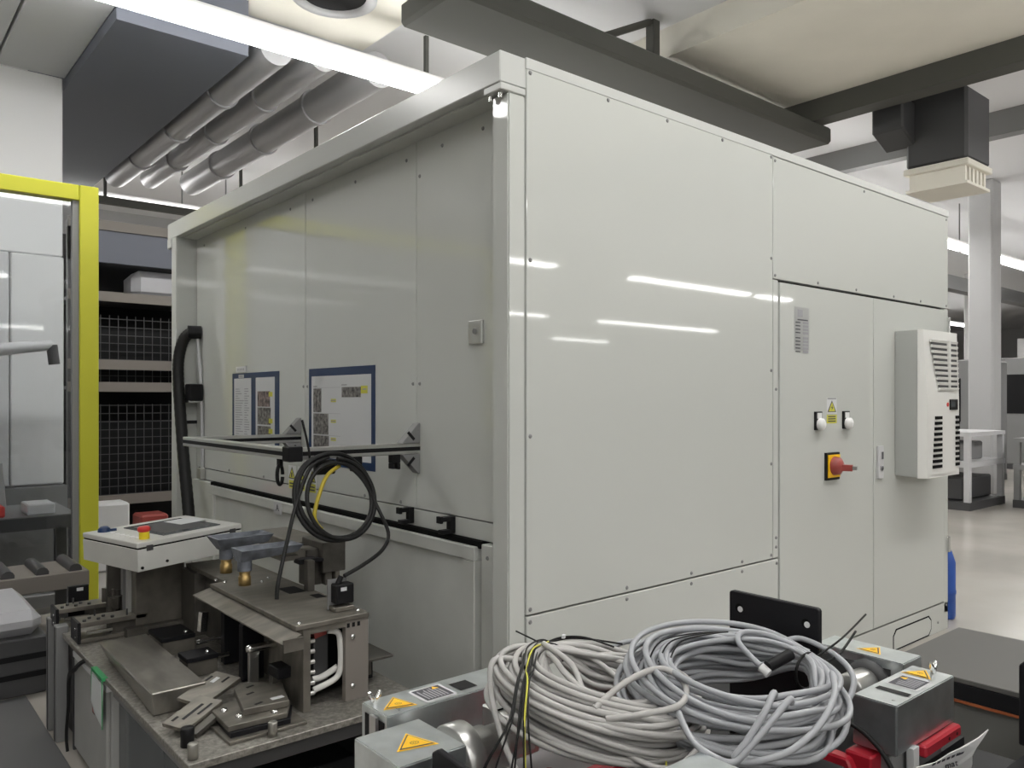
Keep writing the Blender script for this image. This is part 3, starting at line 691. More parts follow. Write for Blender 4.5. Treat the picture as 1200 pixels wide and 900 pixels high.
for k in range(6): m_.cyl((-.985, -.40, .76 + .028 * k), (-.972, -.40, .76 + .028 * k), .006, n=10)
m_.build('terminals', 'alu', PH)['kind'] = 'stuff'
m_ = MB(WS)
for k in range(3): m_.box((-.885 + k * .016, -.4215, .922), (-.877 + k * .016, -.42, .934))
m_.build('label_squares', 'black', PH)
m_ = MB(WS)
for x, z in ((-.868, .895), (-.868, .76)): m_.ringz((x, -.42, z), (0, -1, 0), [(0, .007), (.004, .007), (.005, 0)], 10)
for x, y in ((-.835, -.39), (-.995, .19), (-1.02, -.41), (-1.005, .24), (-.86, .16), (-.90, .12)): m_.ringz((x, y, .955), (0, 0, 1), [(0, .006), (.004, .006), (.005, 0)], 10)
m_.build('screws', 'chrome', PH)['kind'] = 'stuff'
m_ = MB(WS); m_.box((-.90, -.09, .9553), (-.845, .0, .9556)); m_.box((-.86, -.19, .9553), (-.83, -.14, .9556)); m_.build('cutouts', 'black', tp)
m_ = MB(WS); m_.prism([(-1.037, -.425, .942), (-1.085, -.455, .928), (-1.085, -.455, .922), (-1.037, -.425, .934)], (0, .0, 0.0001))
lip = MB(WS); lip.add([(-1.034, -.455, .940), (-1.088, -.465, .925), (-1.088, .215, .925), (-1.034, .215, .940), (-1.034, -.455, .936), (-1.088, -.465, .921), (-1.088, .215, .921), (-1.034, .215, .936)],
    [(0, 3, 2, 1), (4, 5, 6, 7), (0, 1, 5, 4), (1, 2, 6, 5), (2, 3, 7, 6), (3, 0, 4, 7)])
lip.build('drip_lip', 'steel', PH)
wb('lip_end', (-1.088, -.468, .905), (-1.034, -.462, .937), 'steel', PH)
# toggles and stops under the lip
for y, x0 in ((.085, -1.035), (-.10, -1.05)):
    MB(WS).prism([(x0, y, .725), (x0 + .065, y, .725), (x0 + .065, y, .91), (x0 + .02, y, .91), (x0, y, .885)], (0, .03, 0)).build('stop_plate', 'blackm', PH, .002)
m_ = MB(WS)
m_.cyl((-1.11, .12, .80), (-1.03, .12, .80), .007, n=10); m_.cyl((-1.11, .06, .765), (-1.03, .06, .765), .008, n=10); m_.cyl((-1.09, -.25, .865), (-1.01, -.25, .865), .011, n=12); m_.ringz((-1.10, -.25, .865), (1, 0, 0), [(0, 0), (.002, .009), (.012, .011)], 12)
m_.rbox((-1.075, .16, .85), (.022, .02, .06), (0, .1, .2))
m_.build('stop_pins', 'chrome', PH)['kind'] = 'stuff'
m_ = MB(WS); m_.rbox((-1.055, -.19, .785), (.03, .012, .10), (0, 0, .2)); m_.ringz((-1.055, -.199, .835), (0, 1, 0), [(0, .015), (.012, .015), (.012, 0)], 14); m_.build('clamp_lever', 'alu', PH, .002)
wb('clamp_arm', (-1.05, -.345, .795), (-.985, -.28, .825), 'blackm', PH, .003)
wb('clamp_arm', (-1.00, -.33, .775), (-.98, -.22, .88), 'blackm', PH, .003)
wb('clamp_post', (-1.045, -.30, .722), (-1.02, -.275, .795), 'steel_dark', PH, .002)

# sensor block on top of the housing
t = thing('limit_switch', 'small black switch box with white label on the housing top', 'switch', W((-.865, -.36, .956)))
wb('back_plate', (-.898, -.335, .956), (-.84, -.330, 1.04), 'midgrey', t)
wb('body', (-.89, -.372, .975), (-.836, -.335, 1.030), 'black', t, .004)
wb('label', (-.878, -.3735, 1.012), (-.860, -.372, 1.022), 'paper', t)
wb('foot', (-.895, -.375, .956), (-.838, -.33, .968), 'steel', t, .002)
MB(WS).cyl((-.876, -.352, 1.03), (-.866, -.352, 1.05), .008, n=10).build('connector', 'black', t)

# dosing head with hoppers
DH = thing('dosing_head', 'dark steel dosing head on a column above the housing top', 'machine head', W((-.76, -.02, .955)))
wb('column', (-.815, -.03, .955), (-.765, .03, 1.07), 'steel_dark', DH, .003)
wb('column', (-.765, -.055, .955), (-.740, -.01, 1.00), 'steel_dark', DH, .003)
wb('column', (-.728, -.055, .92), (-.712, .0, 1.00), 'steel', DH, .003)
wb('column', (-.845, -.10, .955), (-.822, -.07, 1.05), 'steel_dark', DH, .003)
wb('head_block', (-.775, -.06, .995), (-.695, .09, 1.092), 'steel_dark', DH, .003)
wb('rear_block', (-.80, .09, 1.03), (-.68, .42, 1.075), 'steel', DH, .003)
m_ = MB(WS); m_.prism([(-.90, -.02, 1.083), (-.775, -.02, 1.070), (-.765, -.02, 1.04), (-.82, -.02, 1.04), (-.90, -.02, 1.06)], (0, .06, 0)); m_.build('arm', 'steel', DH, .002)
m_ = MB(WS); m_.prism([(-.86, -.07, 1.050), (-.80, -.07, 1.050), (-.775, -.07, 1.045), (-.775, -.07, 1.035), (-.86, -.07, 1.035)], (0, .04, 0)); m_.build('lower_arm', 'blackm', DH, .003)
def hopper(x0, x1, y0, y1, z1, dz, lab, dh=.045):
    t = thing('feed_hopper', lab, 'hopper', W(((x0 + x1) / 2, (y0 + y1) / 2, z1 - dz)), 'two cast feed hoppers on the dosing head')
    wd = x1 - x0; hx = x0 + dh; ym = (y0 + y1) / 2; r_ = .022
    outer = [(x0, y0, z1), (x1, y0, z1), (x1, y1, z1), (x0, y1, z1)]
    lowr = [(hx - r_, ym - r_, z1 - dz), (x1 - .015, y0 + .012, z1 - dz * .62), (x1 - .015, y1 - .012, z1 - dz * .62), (hx - r_, ym + r_, z1 - dz)]
    inn = [(x0 + .008, y0 + .008, z1), (x1 - .008, y0 + .008, z1), (x1 - .008, y1 - .008, z1), (x0 + .008, y1 - .008, z1)]
    inl = [(p[0], p[1], p[2] + .016) for p in lowr]
    fs = [(0, 1, 9, 8), (1, 2, 10, 9), (2, 3, 11, 10), (3, 0, 8, 11)]
    for i in range(4):
        j = (i + 1) % 4; fs += [(i, i + 4, j + 4, j), (i + 8, j + 8, j + 12, i + 12)]
    fs += [(4, 7, 6, 5), (12, 13, 14, 15)]
    m_ = MB(WS); m_.add(outer + lowr + inn + inl, fs); m_.build('funnel', 'cast', t)
    MB(WS).cyl((hx, ym, z1 - dz - .03), (hx, ym, z1 - dz + .004), .021, n=16).build('neck', 'cast', t)
    m_ = MB(WS); zz = z1 - dz - .03
    m_.ringz((hx, ym, zz), (0, 0, -1), [(0, .016), (.016, .016), (.017, .0185), (.044, .0185), (.046, 0)], 18); m_.build('nozzle', 'brass', t)
hopper(-1.065, -.885, .06, .16, 1.118, .040, 'farther blue-grey cast hopper with a brass nozzle')
hopper(-1.040, -.845, -.07, .02, 1.098, .036, 'nearer blue-grey cast hopper with a brass nozzle, hanging over the housing', .026)
wb('hopper_bracket', (-.90, -.04, 1.045), (-.845, .13, 1.06), 'steel', DH, .002)

# loose parts on the bench
m_ = MB(WS)
vt = [(-1.325, .375, .782), (-1.180, .382, .782), (-1.188, -.194, .782), (-1.328, -.194, .782), (-1.295, .36, .7215), (-1.185, .375, .7215), (-1.190, -.188, .7215), (-1.322, -.190, .7215)]
m_.add(vt, [(0, 3, 2, 1), (4, 5, 6, 7), (0, 1, 5, 4), (1, 2, 6, 5), (2, 3, 7, 6), (3, 0, 4, 7)])
tag(m_.build('steel_cover', 'stainless', None, .003), 'brushed stainless steel cover lying along the left bench edge', 'cover')
for a, b_, lab in (((-1.155, .30, .7205), (-1.052, .44, .765), 'dark clamp block with black top behind the steel cover'), ((-1.158, .045, .7205), (-1.070, .125, .765), 'nearer dark clamp block with black top right of the steel cover')):
    t = thing('clamp_block', lab, 'block', W(((a[0] + b_[0]) / 2, (a[1] + b_[1]) / 2, .72)), 'clamp blocks on the bench')
    wb('block', a, b_, 'steel', t, .002); wb('pad', (a[0] - .004, a[1] - .004, b_[2]), (b_[0], b_[1], b_[2] + .014), 'blackm', t, .002)
    m_ = MB(WS); m_.ringz((b_[0] - .02, a[1] + .03, b_[2] + .014), (0, 0, 1), [(0, .007), (.005, .007), (.006, 0)], 10); m_.build('screw', 'chrome', t)
tag(MB(WS).cyl((-1.11, .215, .7203), (-1.11, .215, .7235), .021, n=20).build('steel_disc', 'alu'), 'small flat bright steel disc between the two clamp blocks', 'disc')
# fixture plates
m_ = MB(WS); m_.box((-1.235, -.49, .7203), (-1.035, -.30, .728)); tag(m_.build('fixture_plate', 'steel', None, .0015), 'lowest thin steel plate of the stack in front of the housing', 'plate')
t = thing('fixture_plate', 'thick steel fixture plate, second from the bottom of the stack', 'plate', W((-1.13, -.39, .728)))
MB(WS).prism([(-1.225, -.47, .7285), (-1.075, -.478, .7285), (-1.035, -.40, .7285), (-1.035, -.30, .7285), (-1.215, -.31, .7285)], (0, 0, .013)).build('lower_layer', 'blackm', t, .001)
MB(WS).prism([(-1.228, -.462, .7416), (-1.08, -.470, .7416), (-1.04, -.40, .7416), (-1.04, -.295, .7416), (-1.222, -.315, .7416)], (0, 0, .014)).build('upper_layer', 'steel', t, .0015)
m_ = MB(WS)
for x, y in ((-1.20, -.36), (-1.185, -.42), (-1.105, -.45)): m_.ringz((x, y, .7556), (0, 0, 1), [(0, .009), (.006, .008), (.007, 0)], 10)
m_.build('screws', 'chrome', t)['kind'] = 'stuff'
t = thing('fixture_plate', 'steel plate with small white label on top of the stack', 'plate', W((-1.09, -.35, .756)))
q_ = MB(WS, None)
MB(WS).prism([(-1.175, -.425, .757), (-1.062, -.440, .757), (-1.02, -.305, .757), (-1.105, -.235, .757), (-1.14, -.27, .757)], (0, 0, .016)).build('plate', 'steel', t, .0015)
MB(WS).rbox((-1.078, -.405, .7735), (.033, .016, .0008), (0, 0, .02)).build('label', 'paper', t)
m_ = MB(WS)
for p in ((-1.10, -.28), (-1.12, -.33), (-1.13, -.41)): m_.rbox((p[0], p[1], .7733), (.022, .008, .0006), (0, 0, .3))
m_.build('slots', 'black', t)
t = thing('fixture_plate', 'tilted narrow steel plate with slots and label leaning on the stack', 'plate', W((-1.21, -.26, .735)))
rt_ = (R(6), R(-9), R(30))
MB(WS).rbox((-1.185, -.215, .768), (.15, .085, .010), rt_).build('plate', 'steel', t, .0012)
q = Euler(rt_).to_matrix(); c0 = Vector((-1.185, -.215, .768))
def on(u, v, sz, mi_): 
    m_ = MB(WS); m_.rbox(c0 + q @ Vector((u, v, .0056)), sz + (.0008,), rt_); return m_.build(*mi_, t)
on(.035, .012, (.028, .012), ('label', 'paper')); on(.048, -.012, (.03, .006), ('slot', 'black')); on(.035, .032, (.026, .007), ('slot', 'black'))
t2 = thing('fixture_plate', 'slotted steel plate sloping down to the bench in front of the steel cover', 'plate', W((-1.27, -.33, .722)))
rt_ = (R(4), R(-12), R(28)); c0 = Vector((-1.262, -.315, .752)); q = Euler(rt_).to_matrix(); t = t2
MB(WS).rbox(c0, (.13, .075, .010), rt_).build('plate', 'steel', t, .0012)
on(.0, .0, (.07, .008), ('slot', 'black')); on(-.04, .02, (.02, .007), ('slot', 'black')); on(.02, -.02, (.05, .006), ('slot', 'black'))
MB(WS).rbox((-1.245, -.365, .738), (.10, .025, .012), (0, R(-14), R(28))).build('rail', 'steel_dark', t, .001)
for x, y, h_, r_, m, lab, nm in ((-1.312, -.425, .045, .0155, 'black', 'short black cylinder at the near left corner of the bench', 'rubber_buffer'), (-1.325, -.503, .036, .012, 'chrome_dull', 'bright steel dowel pin nearest the bench corner, in front of the black cylinder', 'dowel_pin'), (-1.133, -.503, .036, .0115, 'chrome_dull', 'steel dowel pin in front of the plate stack', 'dowel_pin')):
    m_ = MB(WS); m_.ringz((x, y, .7202), (0, 0, 1), [(0, 0), (0, r_), (h_ - .002, r_), (h_, r_ - .002), (h_, 0)], 18)
    tag(m_.build(nm, m), lab, 'pin' if nm == 'dowel_pin' else 'buffer')
# little box with open end right of the housing
t = thing('side_tray', 'small open-ended black sheet box on a shelf right of the housing', 'box', W((-.77, -.28, .72)))
wb('top_sheet', (-.815, -.36, .79), (-.70, -.16, .797), 'steel_dark', t, .001)
wb('body', (-.81, -.30, .7205), (-.735, -.18, .789), 'black', t)
wb('frame', (-.808, -.31, .735), (-.745, -.30, .775), 'steel_dark', t)

# ================================================================== FOREGROUND: drive units, cables, cart
CT = thing('equipment_cart', 'black steel cart carrying the drive units and cable coils in the foreground', 'cart', (-.65, -1.45, FL))
bx('deck', (-1.36, -1.95, .735), (.02, -.90, .76), 'blackm', CT, .004)
for x in (-1.32, -.02):
    for y in (-1.91, -.94): bx('leg', (x - .03, y - .03, FL + .08), (x + .03, y + .03, .735), 'blackm', CT, .003)
for x in (-1.32, -.02):
    for y in (-1.91, -.94): MB().cyl((x, y - .02, FL + .04), (x, y + .02, FL + .04), .04, n=16).build('castor', 'rubber', CT)
bx('shelf', (-1.34, -1.93, .15), (0, -.92, .17), 'blackm', CT)

def tri_sticker(par, c, size, up, z, y_ax=False):
    """yellow triangle lying on a cover top: c centre (x,y), 'up' = direction of the apex in the plane"""
    c = Vector((c[0], c[1], 0)); u = Vector((up[0], up[1], 0)).normalized(); r_ = Vector((u.y, -u.x, 0))
    m_ = MB()
    def tri(k, s_, mi):
        zz = z + .0006 + .0005 * k
        a = c + u * s_ * .62; b1 = c - u * s_ * .38 + r_ * s_ * .58; b2 = c - u * s_ * .38 - r_ * s_ * .58
        m_.quad([(p.x, p.y, zz) for p in (a, b2, b1)], mi)
    tri(0, size * 1.18, 0); tri(1, size, 1); tri(2, size * .84, 0)
    # hand / crush symbol: a ring with two bars
    for k in range(10):
        a0 = k * math.pi / 5; a1 = (k + .7) * math.pi / 5
        P = lambda a, rr: c - u * size * .10 + (r_ * math.cos(a) + u * math.sin(a) * .8) * rr * size
        m_.quad([(P(a0, .15).x, P(a0, .15).y, z + .0022), (P(a1, .15).x, P(a1, .15).y, z + .0022), (P(a1, .11).x, P(a1, .11).y, z + .0022), (P(a0, .11).x, P(a0, .11).y, z + .0022)], 1)
    for s_ in (-.035, .035):
        p = c - u * size * .10 + r_ * s_ * size
        m_.quad([(p.x + d.x, p.y + d.y, z + .0022) for d in (r_ * .012 * size + u * .05 * size, -r_ * .012 * size + u * .05 * size, -r_ * .012 * size - u * .05 * size, r_ * .012 * size - u * .05 * size)], 1)
    return m_.build('warning_sticker', ['orange_y', 'ink'], par)
def text_plate(par, x0, y0, x1, y1, z, dark=True):
    m_ = MB(); m_.quad([(x0, y0, z + .0006), (x1, y0, z + .0006), (x1, y1, z + .0006), (x0, y1, z + .0006)], 0)
    e = .006; m_.quad([(x0 + e, y0 + e, z + .0011), (x1 - e, y0 + e, z + .0011), (x1 - e, y1 - e, z + .0011), (x0 + e, y1 - e, z + .0011)], 1)
    rd = random.Random(int(abs(x0) * 1000)); n = 7
    for k in range(n):
        x = x0 + .012 + (x1 - x0 - .024) * k / n
        m_.quad([(x, y0 + .010, z + .0016), (x + .004, y0 + .010, z + .0016), (x + .004, y1 - .010 - rd.random() * .02, z + .0016), (x, y1 - .010 - rd.random() * .02, z + .0016)], 2)
    m_.quad([(x1 - .030, y1 - .022, z + .0018), (x1 - .014, y1 - .022, z + .0018), (x1 - .022, y1 - .008, z + .0018)], 3)
    return m_.build('rating_plate', ['paper', 'ink', 'inkl', 'orange_y'], par)
def cover(name, a, b_, par, label=None):
    o = MB().box(a, b_).build(name, 'galv', par, .0022, 2)
    if label: o['label'] = label
    return o
def wing_nut(par, x, y, z, s=1.):
    m_ = MB(); m_.cyl((x, y, z), (x, y, z + .012 * s), .006 * s, n=12)
    for k in (-1, 1): m_.tube([(x + k * .004 * s, y, z + .008 * s), (x + k * .010 * s, y, z + .016 * s), (x + k * .012 * s, y, z + .024 * s)], [.005 * s, .0055 * s, .0035 * s], 8)
    return m_.build('wing_nut', 'chrome', par)

# ---- left unit
LU = thing('drive_unit', 'left motor drive unit with two galvanised covers and a silver clamp ring, red base', 'drive unit', (-1.05, -1.1, .76))
cA = cover('cover', (-1.158, -1.082, .815), (-.78, -.985, .95), LU)
bx('end_opening', (-1.1595, -1.072, .82), (-1.1585, -1.0, .935), 'black', cA); bx('end_tab', (-1.166, -1.052, .86), (-1.1595, -1.028, .94), 'alu', cA)
tri_sticker(cA, (-1.108, -1.038), .050, (.3, 1), .95)
text_plate(cA, -1.062, -1.072, -.985, -1.000, .95)
MB().quad([(-.972, -1.062, .9508), (-.928, -1.062, .9508), (-.928, -1.018, .9508), (-.972, -1.018, .9508)]).build('dark_window', 'black', cA)
wing_nut(cA, -1.142, -1.008, .95)
cB = cover('cover', (-1.252, -1.275, .80), (-1.116, -1.125, .95), LU)
tri_sticker(cB, (-1.182, -1.208), .056, (.25, 1), .95)
pb = MB().prism([(-1.200, -1.290, .78), (-1.200, -1.56, .78), (-1.200, -1.56, .955), (-1.200, -1.305, .975), (-1.200, -1.290, .965)], (.012, 0, 0)).build('mounting_plate', 'blackm', LU, .002)
MB().cyl((-1.202, -1.33, .93), (-1.199, -1.33, .93), .008, n=14).build('hole', 'gap', pb)
cl = MB(); ax = (1, 0, 0); c0 = (-1.114, -1.195, .885)
cl.ringz(c0, ax, [(0, .030), (.018, .030), (.018, .062), (.022, .066), (.056, .066), (.060, .062), (.060, .046), (.10, .046), (.102, .041), (.15, .041), (.152, .034), (.20, .034), (.2, 0)], 36)
cl.build('clamp_ring', 'alu', LU)
bx('clamp_gap', (-1.092, -1.263, .862), (-1.058, -1.248, .872), 'gap', LU)
bx('bearing_block', (-.975, -1.225, .86), (-.90, -1.135, .945), 'alu', LU, .003)
bx('bearing_cap', (-.975, -1.185, .9455), (-.90, -1.182, .9475), 'gap', LU)
bx('base_plate', (-1.15, -1.30, .785), (-.62, -1.09, .80), 'midgrey', LU, .002)
rf = MB(); rf.box((-.74, -1.44, .80), (-.70, -1.10, .845)); rf.box((-.92, -1.335, .80), (-.70, -1.295, .838)); rf.box((-1.25, -1.085, .762), (-.70, -1.05, .85))
rf.build('red_frame', 'red', LU, .004)
bx('foot', (-1.20, -1.29, .76), (-.62, -1.06, .785), 'blackm', LU)
m_ = MB(); m_.ringz((-.875, -1.225, .80), (0, 0, 1), [(0, .012), (.01, .012), (.01, .008), (.018, .008), (.018, 0)], 12); m_.build('bolt', 'chrome', LU)

# ---- right unit
RU = thing('drive_unit', 'right motor drive unit with two galvanised covers, red bracket and tall black plate', 'drive unit', (-.2, -1.55, .76))
cC = cover('cover', (-.372, -1.677, .850), (-.100, -1.588, .95), RU)
tri_sticker(cC, (-.150, -1.622), .046, (-.6, 1), .95)
text_plate(cC, -.262, -1.668, -.182, -1.600, .95)
MB().quad([(-.306, -1.668, .9508), (-.286, -1.668, .9508), (-.286, -1.602, .9508), (-.306, -1.602, .9508)]).build('dark_window', 'black', cC)
wing_nut(cC, -.115, -1.640, .95)
cD = cover('cover', (-.110, -1.573, .90), (-.015, -1.36, .95), RU)
tri_sticker(cD, (-.066, -1.478), .045, (-.5, 1), .95)
bx('side_recess', (-.112, -1.545, .82), (-.10, -1.37, .93), 'darkgrey', RU)
fl = MB(); fl.ringz((-.114, -1.496, .893), (-1, 0, 0), [(0, 0), (0, .050), (.010, .050), (.012, .046), (.020, .046), (.020, .03)], 32); fl.build('flange', 'darkgrey', RU)
m_ = MB(); m_.ringz((-.134, -1.496, .893), (-1, 0, 0), [(0, .034), (.05, .036), (.075, .036), (.08, .033), (.08, 0)], 30); m_.build('shaft_sleeve', 'alu', RU)
m_ = MB(); m_.ringz((-.118, -1.548, .905), (-1, 0, 0), [(0, .007), (.008, .007), (.009, 0)], 10); m_.build('bolt', 'chrome', RU)
bpl = MB().prism([(-.418, -1.325, .78), (-.418, -1.540, .78), (-.418, -1.540, 1.116), (-.418, -1.535, 1.12), (-.418, -1.330, 1.12), (-.418, -1.325, 1.116)], (.014, 0, 0)).build('mounting_plate', 'blackm', RU, .002)
for y in (-1.352, -1.512):
    MB().cyl((-.4185, y, 1.085), (-.4195, y, 1.085), .0095, n=18).build('hole', 'gap', bpl)
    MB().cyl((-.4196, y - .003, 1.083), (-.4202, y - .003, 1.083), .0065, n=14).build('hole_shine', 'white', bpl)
rb = MB(); rb.box((-.275, -1.692, .824), (-.100, -1.672, .849))
rbo = rb.build('red_bracket', 'red', RU, .004)
m_ = MB()
for x in (-.165, -.125): m_.cyl((x, -1.6925, .836), (x, -1.6932, .836), .0035, n=10)
m_.build('holes', 'black', rbo)['kind'] = 'stuff'
rl = MB(); rl.prism([(-.42, -1.52, .76), (-.42, -1.62, .76), (-.42, -1.62, .80), (-.42, -1.60, .835), (-.42, -1.545, .835), (-.42, -1.52, .80)], (.03, 0, 0))
rl.box((-.40, -1.64, .78), (-.30, -1.585, .845)); rl.build('red_frame', 'red', RU, .004)
bx('inner_plate', (-.36, -1.66, .78), (-.12, -1.60, .85), 'midgrey', RU, .003)
bx('foot', (-.45, -1.66, .76), (.0, -1.34, .785), 'blackm', RU)
bx('white_edge', (-.31, -1.682, .77), (-.285, -1.668, .85), 'offwhite', RU)
bx('column', (-.43, -1.50, .785), (-.404, -1.33, .80), 'blackm', RU)
m_ = MB(); m_.ringz((-.425, -1.575, .80), (-1, 0, 0), [(0, .016), (.006, .016), (.006, .010), (.014, .010), (.014, 0)], 16); m_.build('bolt', 'chrome', RU)

# third cover in the middle foreground and a black block below the coils
t = thing('drive_unit', 'small drive unit with a plain galvanised cover under the coils at the bottom edge', 'drive unit', (-.94, -1.64, .76))
cover('cover', (-1.00, -1.70, .85), (-.878, -1.587, .977), t); bx('foot', (-.98, -1.68, .76), (-.90, -1.61, .85), 'blackm', t)
tag(bx('black_block', (-.70, -1.62, .76), (-.45, -1.38, .835), 'blackm', bevel=.006), 'black steel block on the cart below the right cable coil', 'block')

# ---- cable coils
def coil(name, label, m, c, Rr, turns, hgt, spread, tie, tilt, seed, ell=(1, 1), lean=0., rad=.0062, rotz=0., wob=1., tails=()):
    rd = random.Random(seed); c = Vector(c)
    q = Matrix.Rotation(rotz, 3, 'Z') @ Matrix.Rotation(tilt[0], 3, 'X') @ Matrix.Rotation(tilt[1], 3, 'Y')
    n = 56; P = []
    nr = max(2, round(spread / .0145)); nz = max(2, round(hgt / .0145)); slots = [((i + .5) / nr, (j + .5) / nz) for j in range(nz) for i in range(nr)]
    rd.shuffle(slots); slots = slots * 2
    lay = [(slots[q__][0] + rd.uniform(-.03, .03), slots[q__][1] + rd.uniform(-.03, .03), rd.uniform(0, 6.28), rd.uniform(0, 6.28), rd.uniform(0, 6.28), rd.uniform(-1, 1)) for q__ in range(turns + 1)]
    for i in range(turns * n):
        k = i // n; t_ = (i % n) / n; a = 2 * math.pi * (i / n) + tie
        L0, L1 = lay[k], lay[k + 1]; s_ = max(0, (t_ - .75) / .25); s_ = s_ * s_ * (3 - 2 * s_)
        mixv = lambda j: L0[j] * (1 - s_) + L1[j] * s_
        ph1 = L0[2]; ph2 = L0[3]
        w0 = math.sin(math.pi * t_) ** .5 if 0 < t_ < 1 else 0          # wobble fades at the tie so turns join
        r_ = Rr - spread * mixv(0) + w0 * wob * (.006 * math.sin(a + ph1) + .004 * math.sin(2 * a + ph2))
        z = hgt * (mixv(1) - .5) + w0 * wob * (.007 * math.sin(a + ph2) + .004 * math.sin(2 * a + ph1 + mixv(4)))
        b_ = math.exp(-(min(t_, 1 - t_) / .075) ** 2)
        r_ = r_ * (1 - .75 * b_) + (Rr - spread * .4) * .75 * b_; z = z * (1 - .7 * b_) + .35 * hgt * .7 * b_
        p = Vector((r_ * math.cos(a) * ell[0], r_ * math.sin(a) * ell[1], z + lean * math.cos(a - tie)))
        P.append(c + q @ p)
    t = thing(name, label, 'cable', tuple(c - Vector((0, 0, hgt))))
    MB().tube(P, rad, 8).build('windings', m, t)
    for pts in tails: MB().tube(spline(pts, 8), rad, 8).build('cable_end', m, t)
    return t, (lambda a, r_, z: c + q @ Vector((r_ * math.cos(a) * ell[0], r_ * math.sin(a) * ell[1], z)))
VIEW = math.atan2(.7653, .6437)          # direction from the photographer towards the hall
RGT = VIEW - math.pi / 2

def vw(x, y, z, c):       # offset given as right / away / up as seen by the photographer
    return Vector(c) + Vector((math.cos(RGT), math.sin(RGT), 0)) * x + Vector((math.cos(VIEW), math.sin(VIEW), 0)) * y + Vector((0, 0, z))
C1 = (-.852, -1.335, .988); C2 = (-.634, -1.486, .996)
o1 = lambda x, y, z: vw(x, y, z, C1)
o2 = lambda x, y, z: vw(x, y, z, C2)
tA, fA = coil('cable_coil', 'left coil of warm grey cable tied with black wires, lying on the drive units', 'cable_w', C1, .206, 40, .085, .115, R(125), (R(4), R(13)), 21, ell=(1, .88), rotz=RGT, rad=.0056, wob=1.6,
    tails=[[o1(-.14, .02, .06), o1(-.195, -.02, .075), o1(-.200, -.06, .03), o1(-.175, -.12, -.04), o1(-.135, -.17, -.09), o1(-.07, -.21, -.12), o1(.0, -.24, -.145)],
           [o1(-.10, .08, .075), o1(-.05, .0, .06), o1(-.03, -.08, .03), o1(.02, -.15, -.03), o1(.10, -.18, -.055), o1(.17, -.13, -.03)]])
tB, fB = coil('cable_coil', 'right coil of cool grey cable in front of the tall black plate', 'cable_c', C2, .213, 36, .105, .090, R(20), (R(10), R(2)), 33, ell=(1, .92), rotz=RGT, rad=.0058, wob=1.9,
    tails=[[o2(.12, .10, .055), o2(.17, .11, .06), o2(.215, .05, .045), o2(.225, -.01, .02), o2(.19, -.05, -.02), o2(.14, -.06, -.06), o2(.10, -.06, -.10)],
           [o2(.17, .07, .045), o2(.10, .10, .07), o2(.05, .105, .075), o2(.03, .08, .065), o2(.045, .03, .045), o2(.055, .015, .037)]])
# slack loops that hang off the two coils
for pts in ([(-.856, -1.527, 1.016), (-.878, -1.574, .989), (-.871, -1.613, .973), (-.852, -1.635, .968), (-.827, -1.65, .992), (-.787, -1.663, 1.026), (-.739, -1.665, 1.049), (-.715, -1.655, 1.035)],
            [(-.725, -1.630, 1.040), (-.743, -1.638, 1.053), (-.788, -1.65, 1.036), (-.827, -1.643, .998), (-.847, -1.633, .971), (-.822, -1.654, .967), (-.775, -1.687, .981), (-.701, -1.697, 1.006), (-.624, -1.683, 1.034), (-.552, -1.64, 1.045)],
            [(-.757, -1.218, 1.013), (-.651, -1.229, 1.027), (-.632, -1.272, 1.024), (-.658, -1.328, 1.011), (-.696, -1.374, .988)]):
    MB().tube(spline(pts, 8), .0056, 8).build('slack_loop', 'cable_c', tB)
MB().tube(spline([(-.96, -1.43, 1.02), (-.877, -1.431, 1.048), (-.792, -1.438, 1.054), (-.780, -1.482, 1.034), (-.848, -1.525, 1.027), (-.913, -1.501, 1.020), (-.96, -1.457, 1.010)], 8), .0056, 8).build('slack_loop', 'cable_w', tA)
# black ties and thin wires of the left coil
tp = fA(R(125), .172, -.016)
def off(p, x, y, z): return vw(x, y, z, p)
m_ = MB(); rd = random.Random(9)
for k in range(7):
    dx = rd.uniform(-.012, .012); e = rd.uniform(-.006, .006)
    m_.tube(spline([off(tp, .03, .02, .035), off(tp, .0, .0, .050 + e), o1(-.122 + dx, .05, .074 + e), o1(-.132 + dx, -.06, .078 + e), o1(-.143 + dx, -.14, .072), o1(-.150 + dx * 1.5, -.195, .03), o1(-.155 + dx * 2.5 - .010 * (k % 3), -.215, -.03), o1(-.16 + dx * 3.5 - .016 * (k % 3), -.22, -.10)], 6), .0017, 5)
m_.build('tie_wires', 'rubber', tA)['kind'] = 'stuff'
m_ = MB()
for k in range(1):
    m_.tube(spline([off(tp, .012, .0, .050), off(tp, .002 + .006 * k, -.02, .052), o1(-.122, .03, .080), o1(-.136 + .006 * k, -.07, .076), o1(-.136, -.15, .078), o1(-.142 + .006 * k, -.20, .02), o1(-.138, -.222, -.09)], 6), .0018, 5)
m_.tube(spline([o1(.10, -.15, -.055), o1(.095, -.165, -.07), o1(.075, -.18, -.095)], 5), .0017, 5)
tag(m_.build('earth_wires', 'yellow_lemon', tA), kind='stuff')
m_ = MB()
m_.tube(spline([off(tp, .0, .0, .045), off(tp, -.02, .0, .055), off(tp, -.055, .0, .072)], 5), .0018, 5)
m_.tube(spline([off(tp, .0, .0, .045), off(tp, .04, .03, .05), off(tp, .09, .04, .047), off(tp, .15, .03, .03)], 6), .0022, 5)
m_.tube(spline([off(tp, .0, .0, .045), off(tp, .05, .035, .046), off(tp, .10, .045, .042), off(tp, .17, .05, .03)], 6), .0022, 5)
m_.tube(spline([off(tp, -.03, -.02, .02), off(tp, -.01, -.02, .05), off(tp, .03, -.01, .045), off(tp, .04, -.03, .02)], 6), .0025, 5)
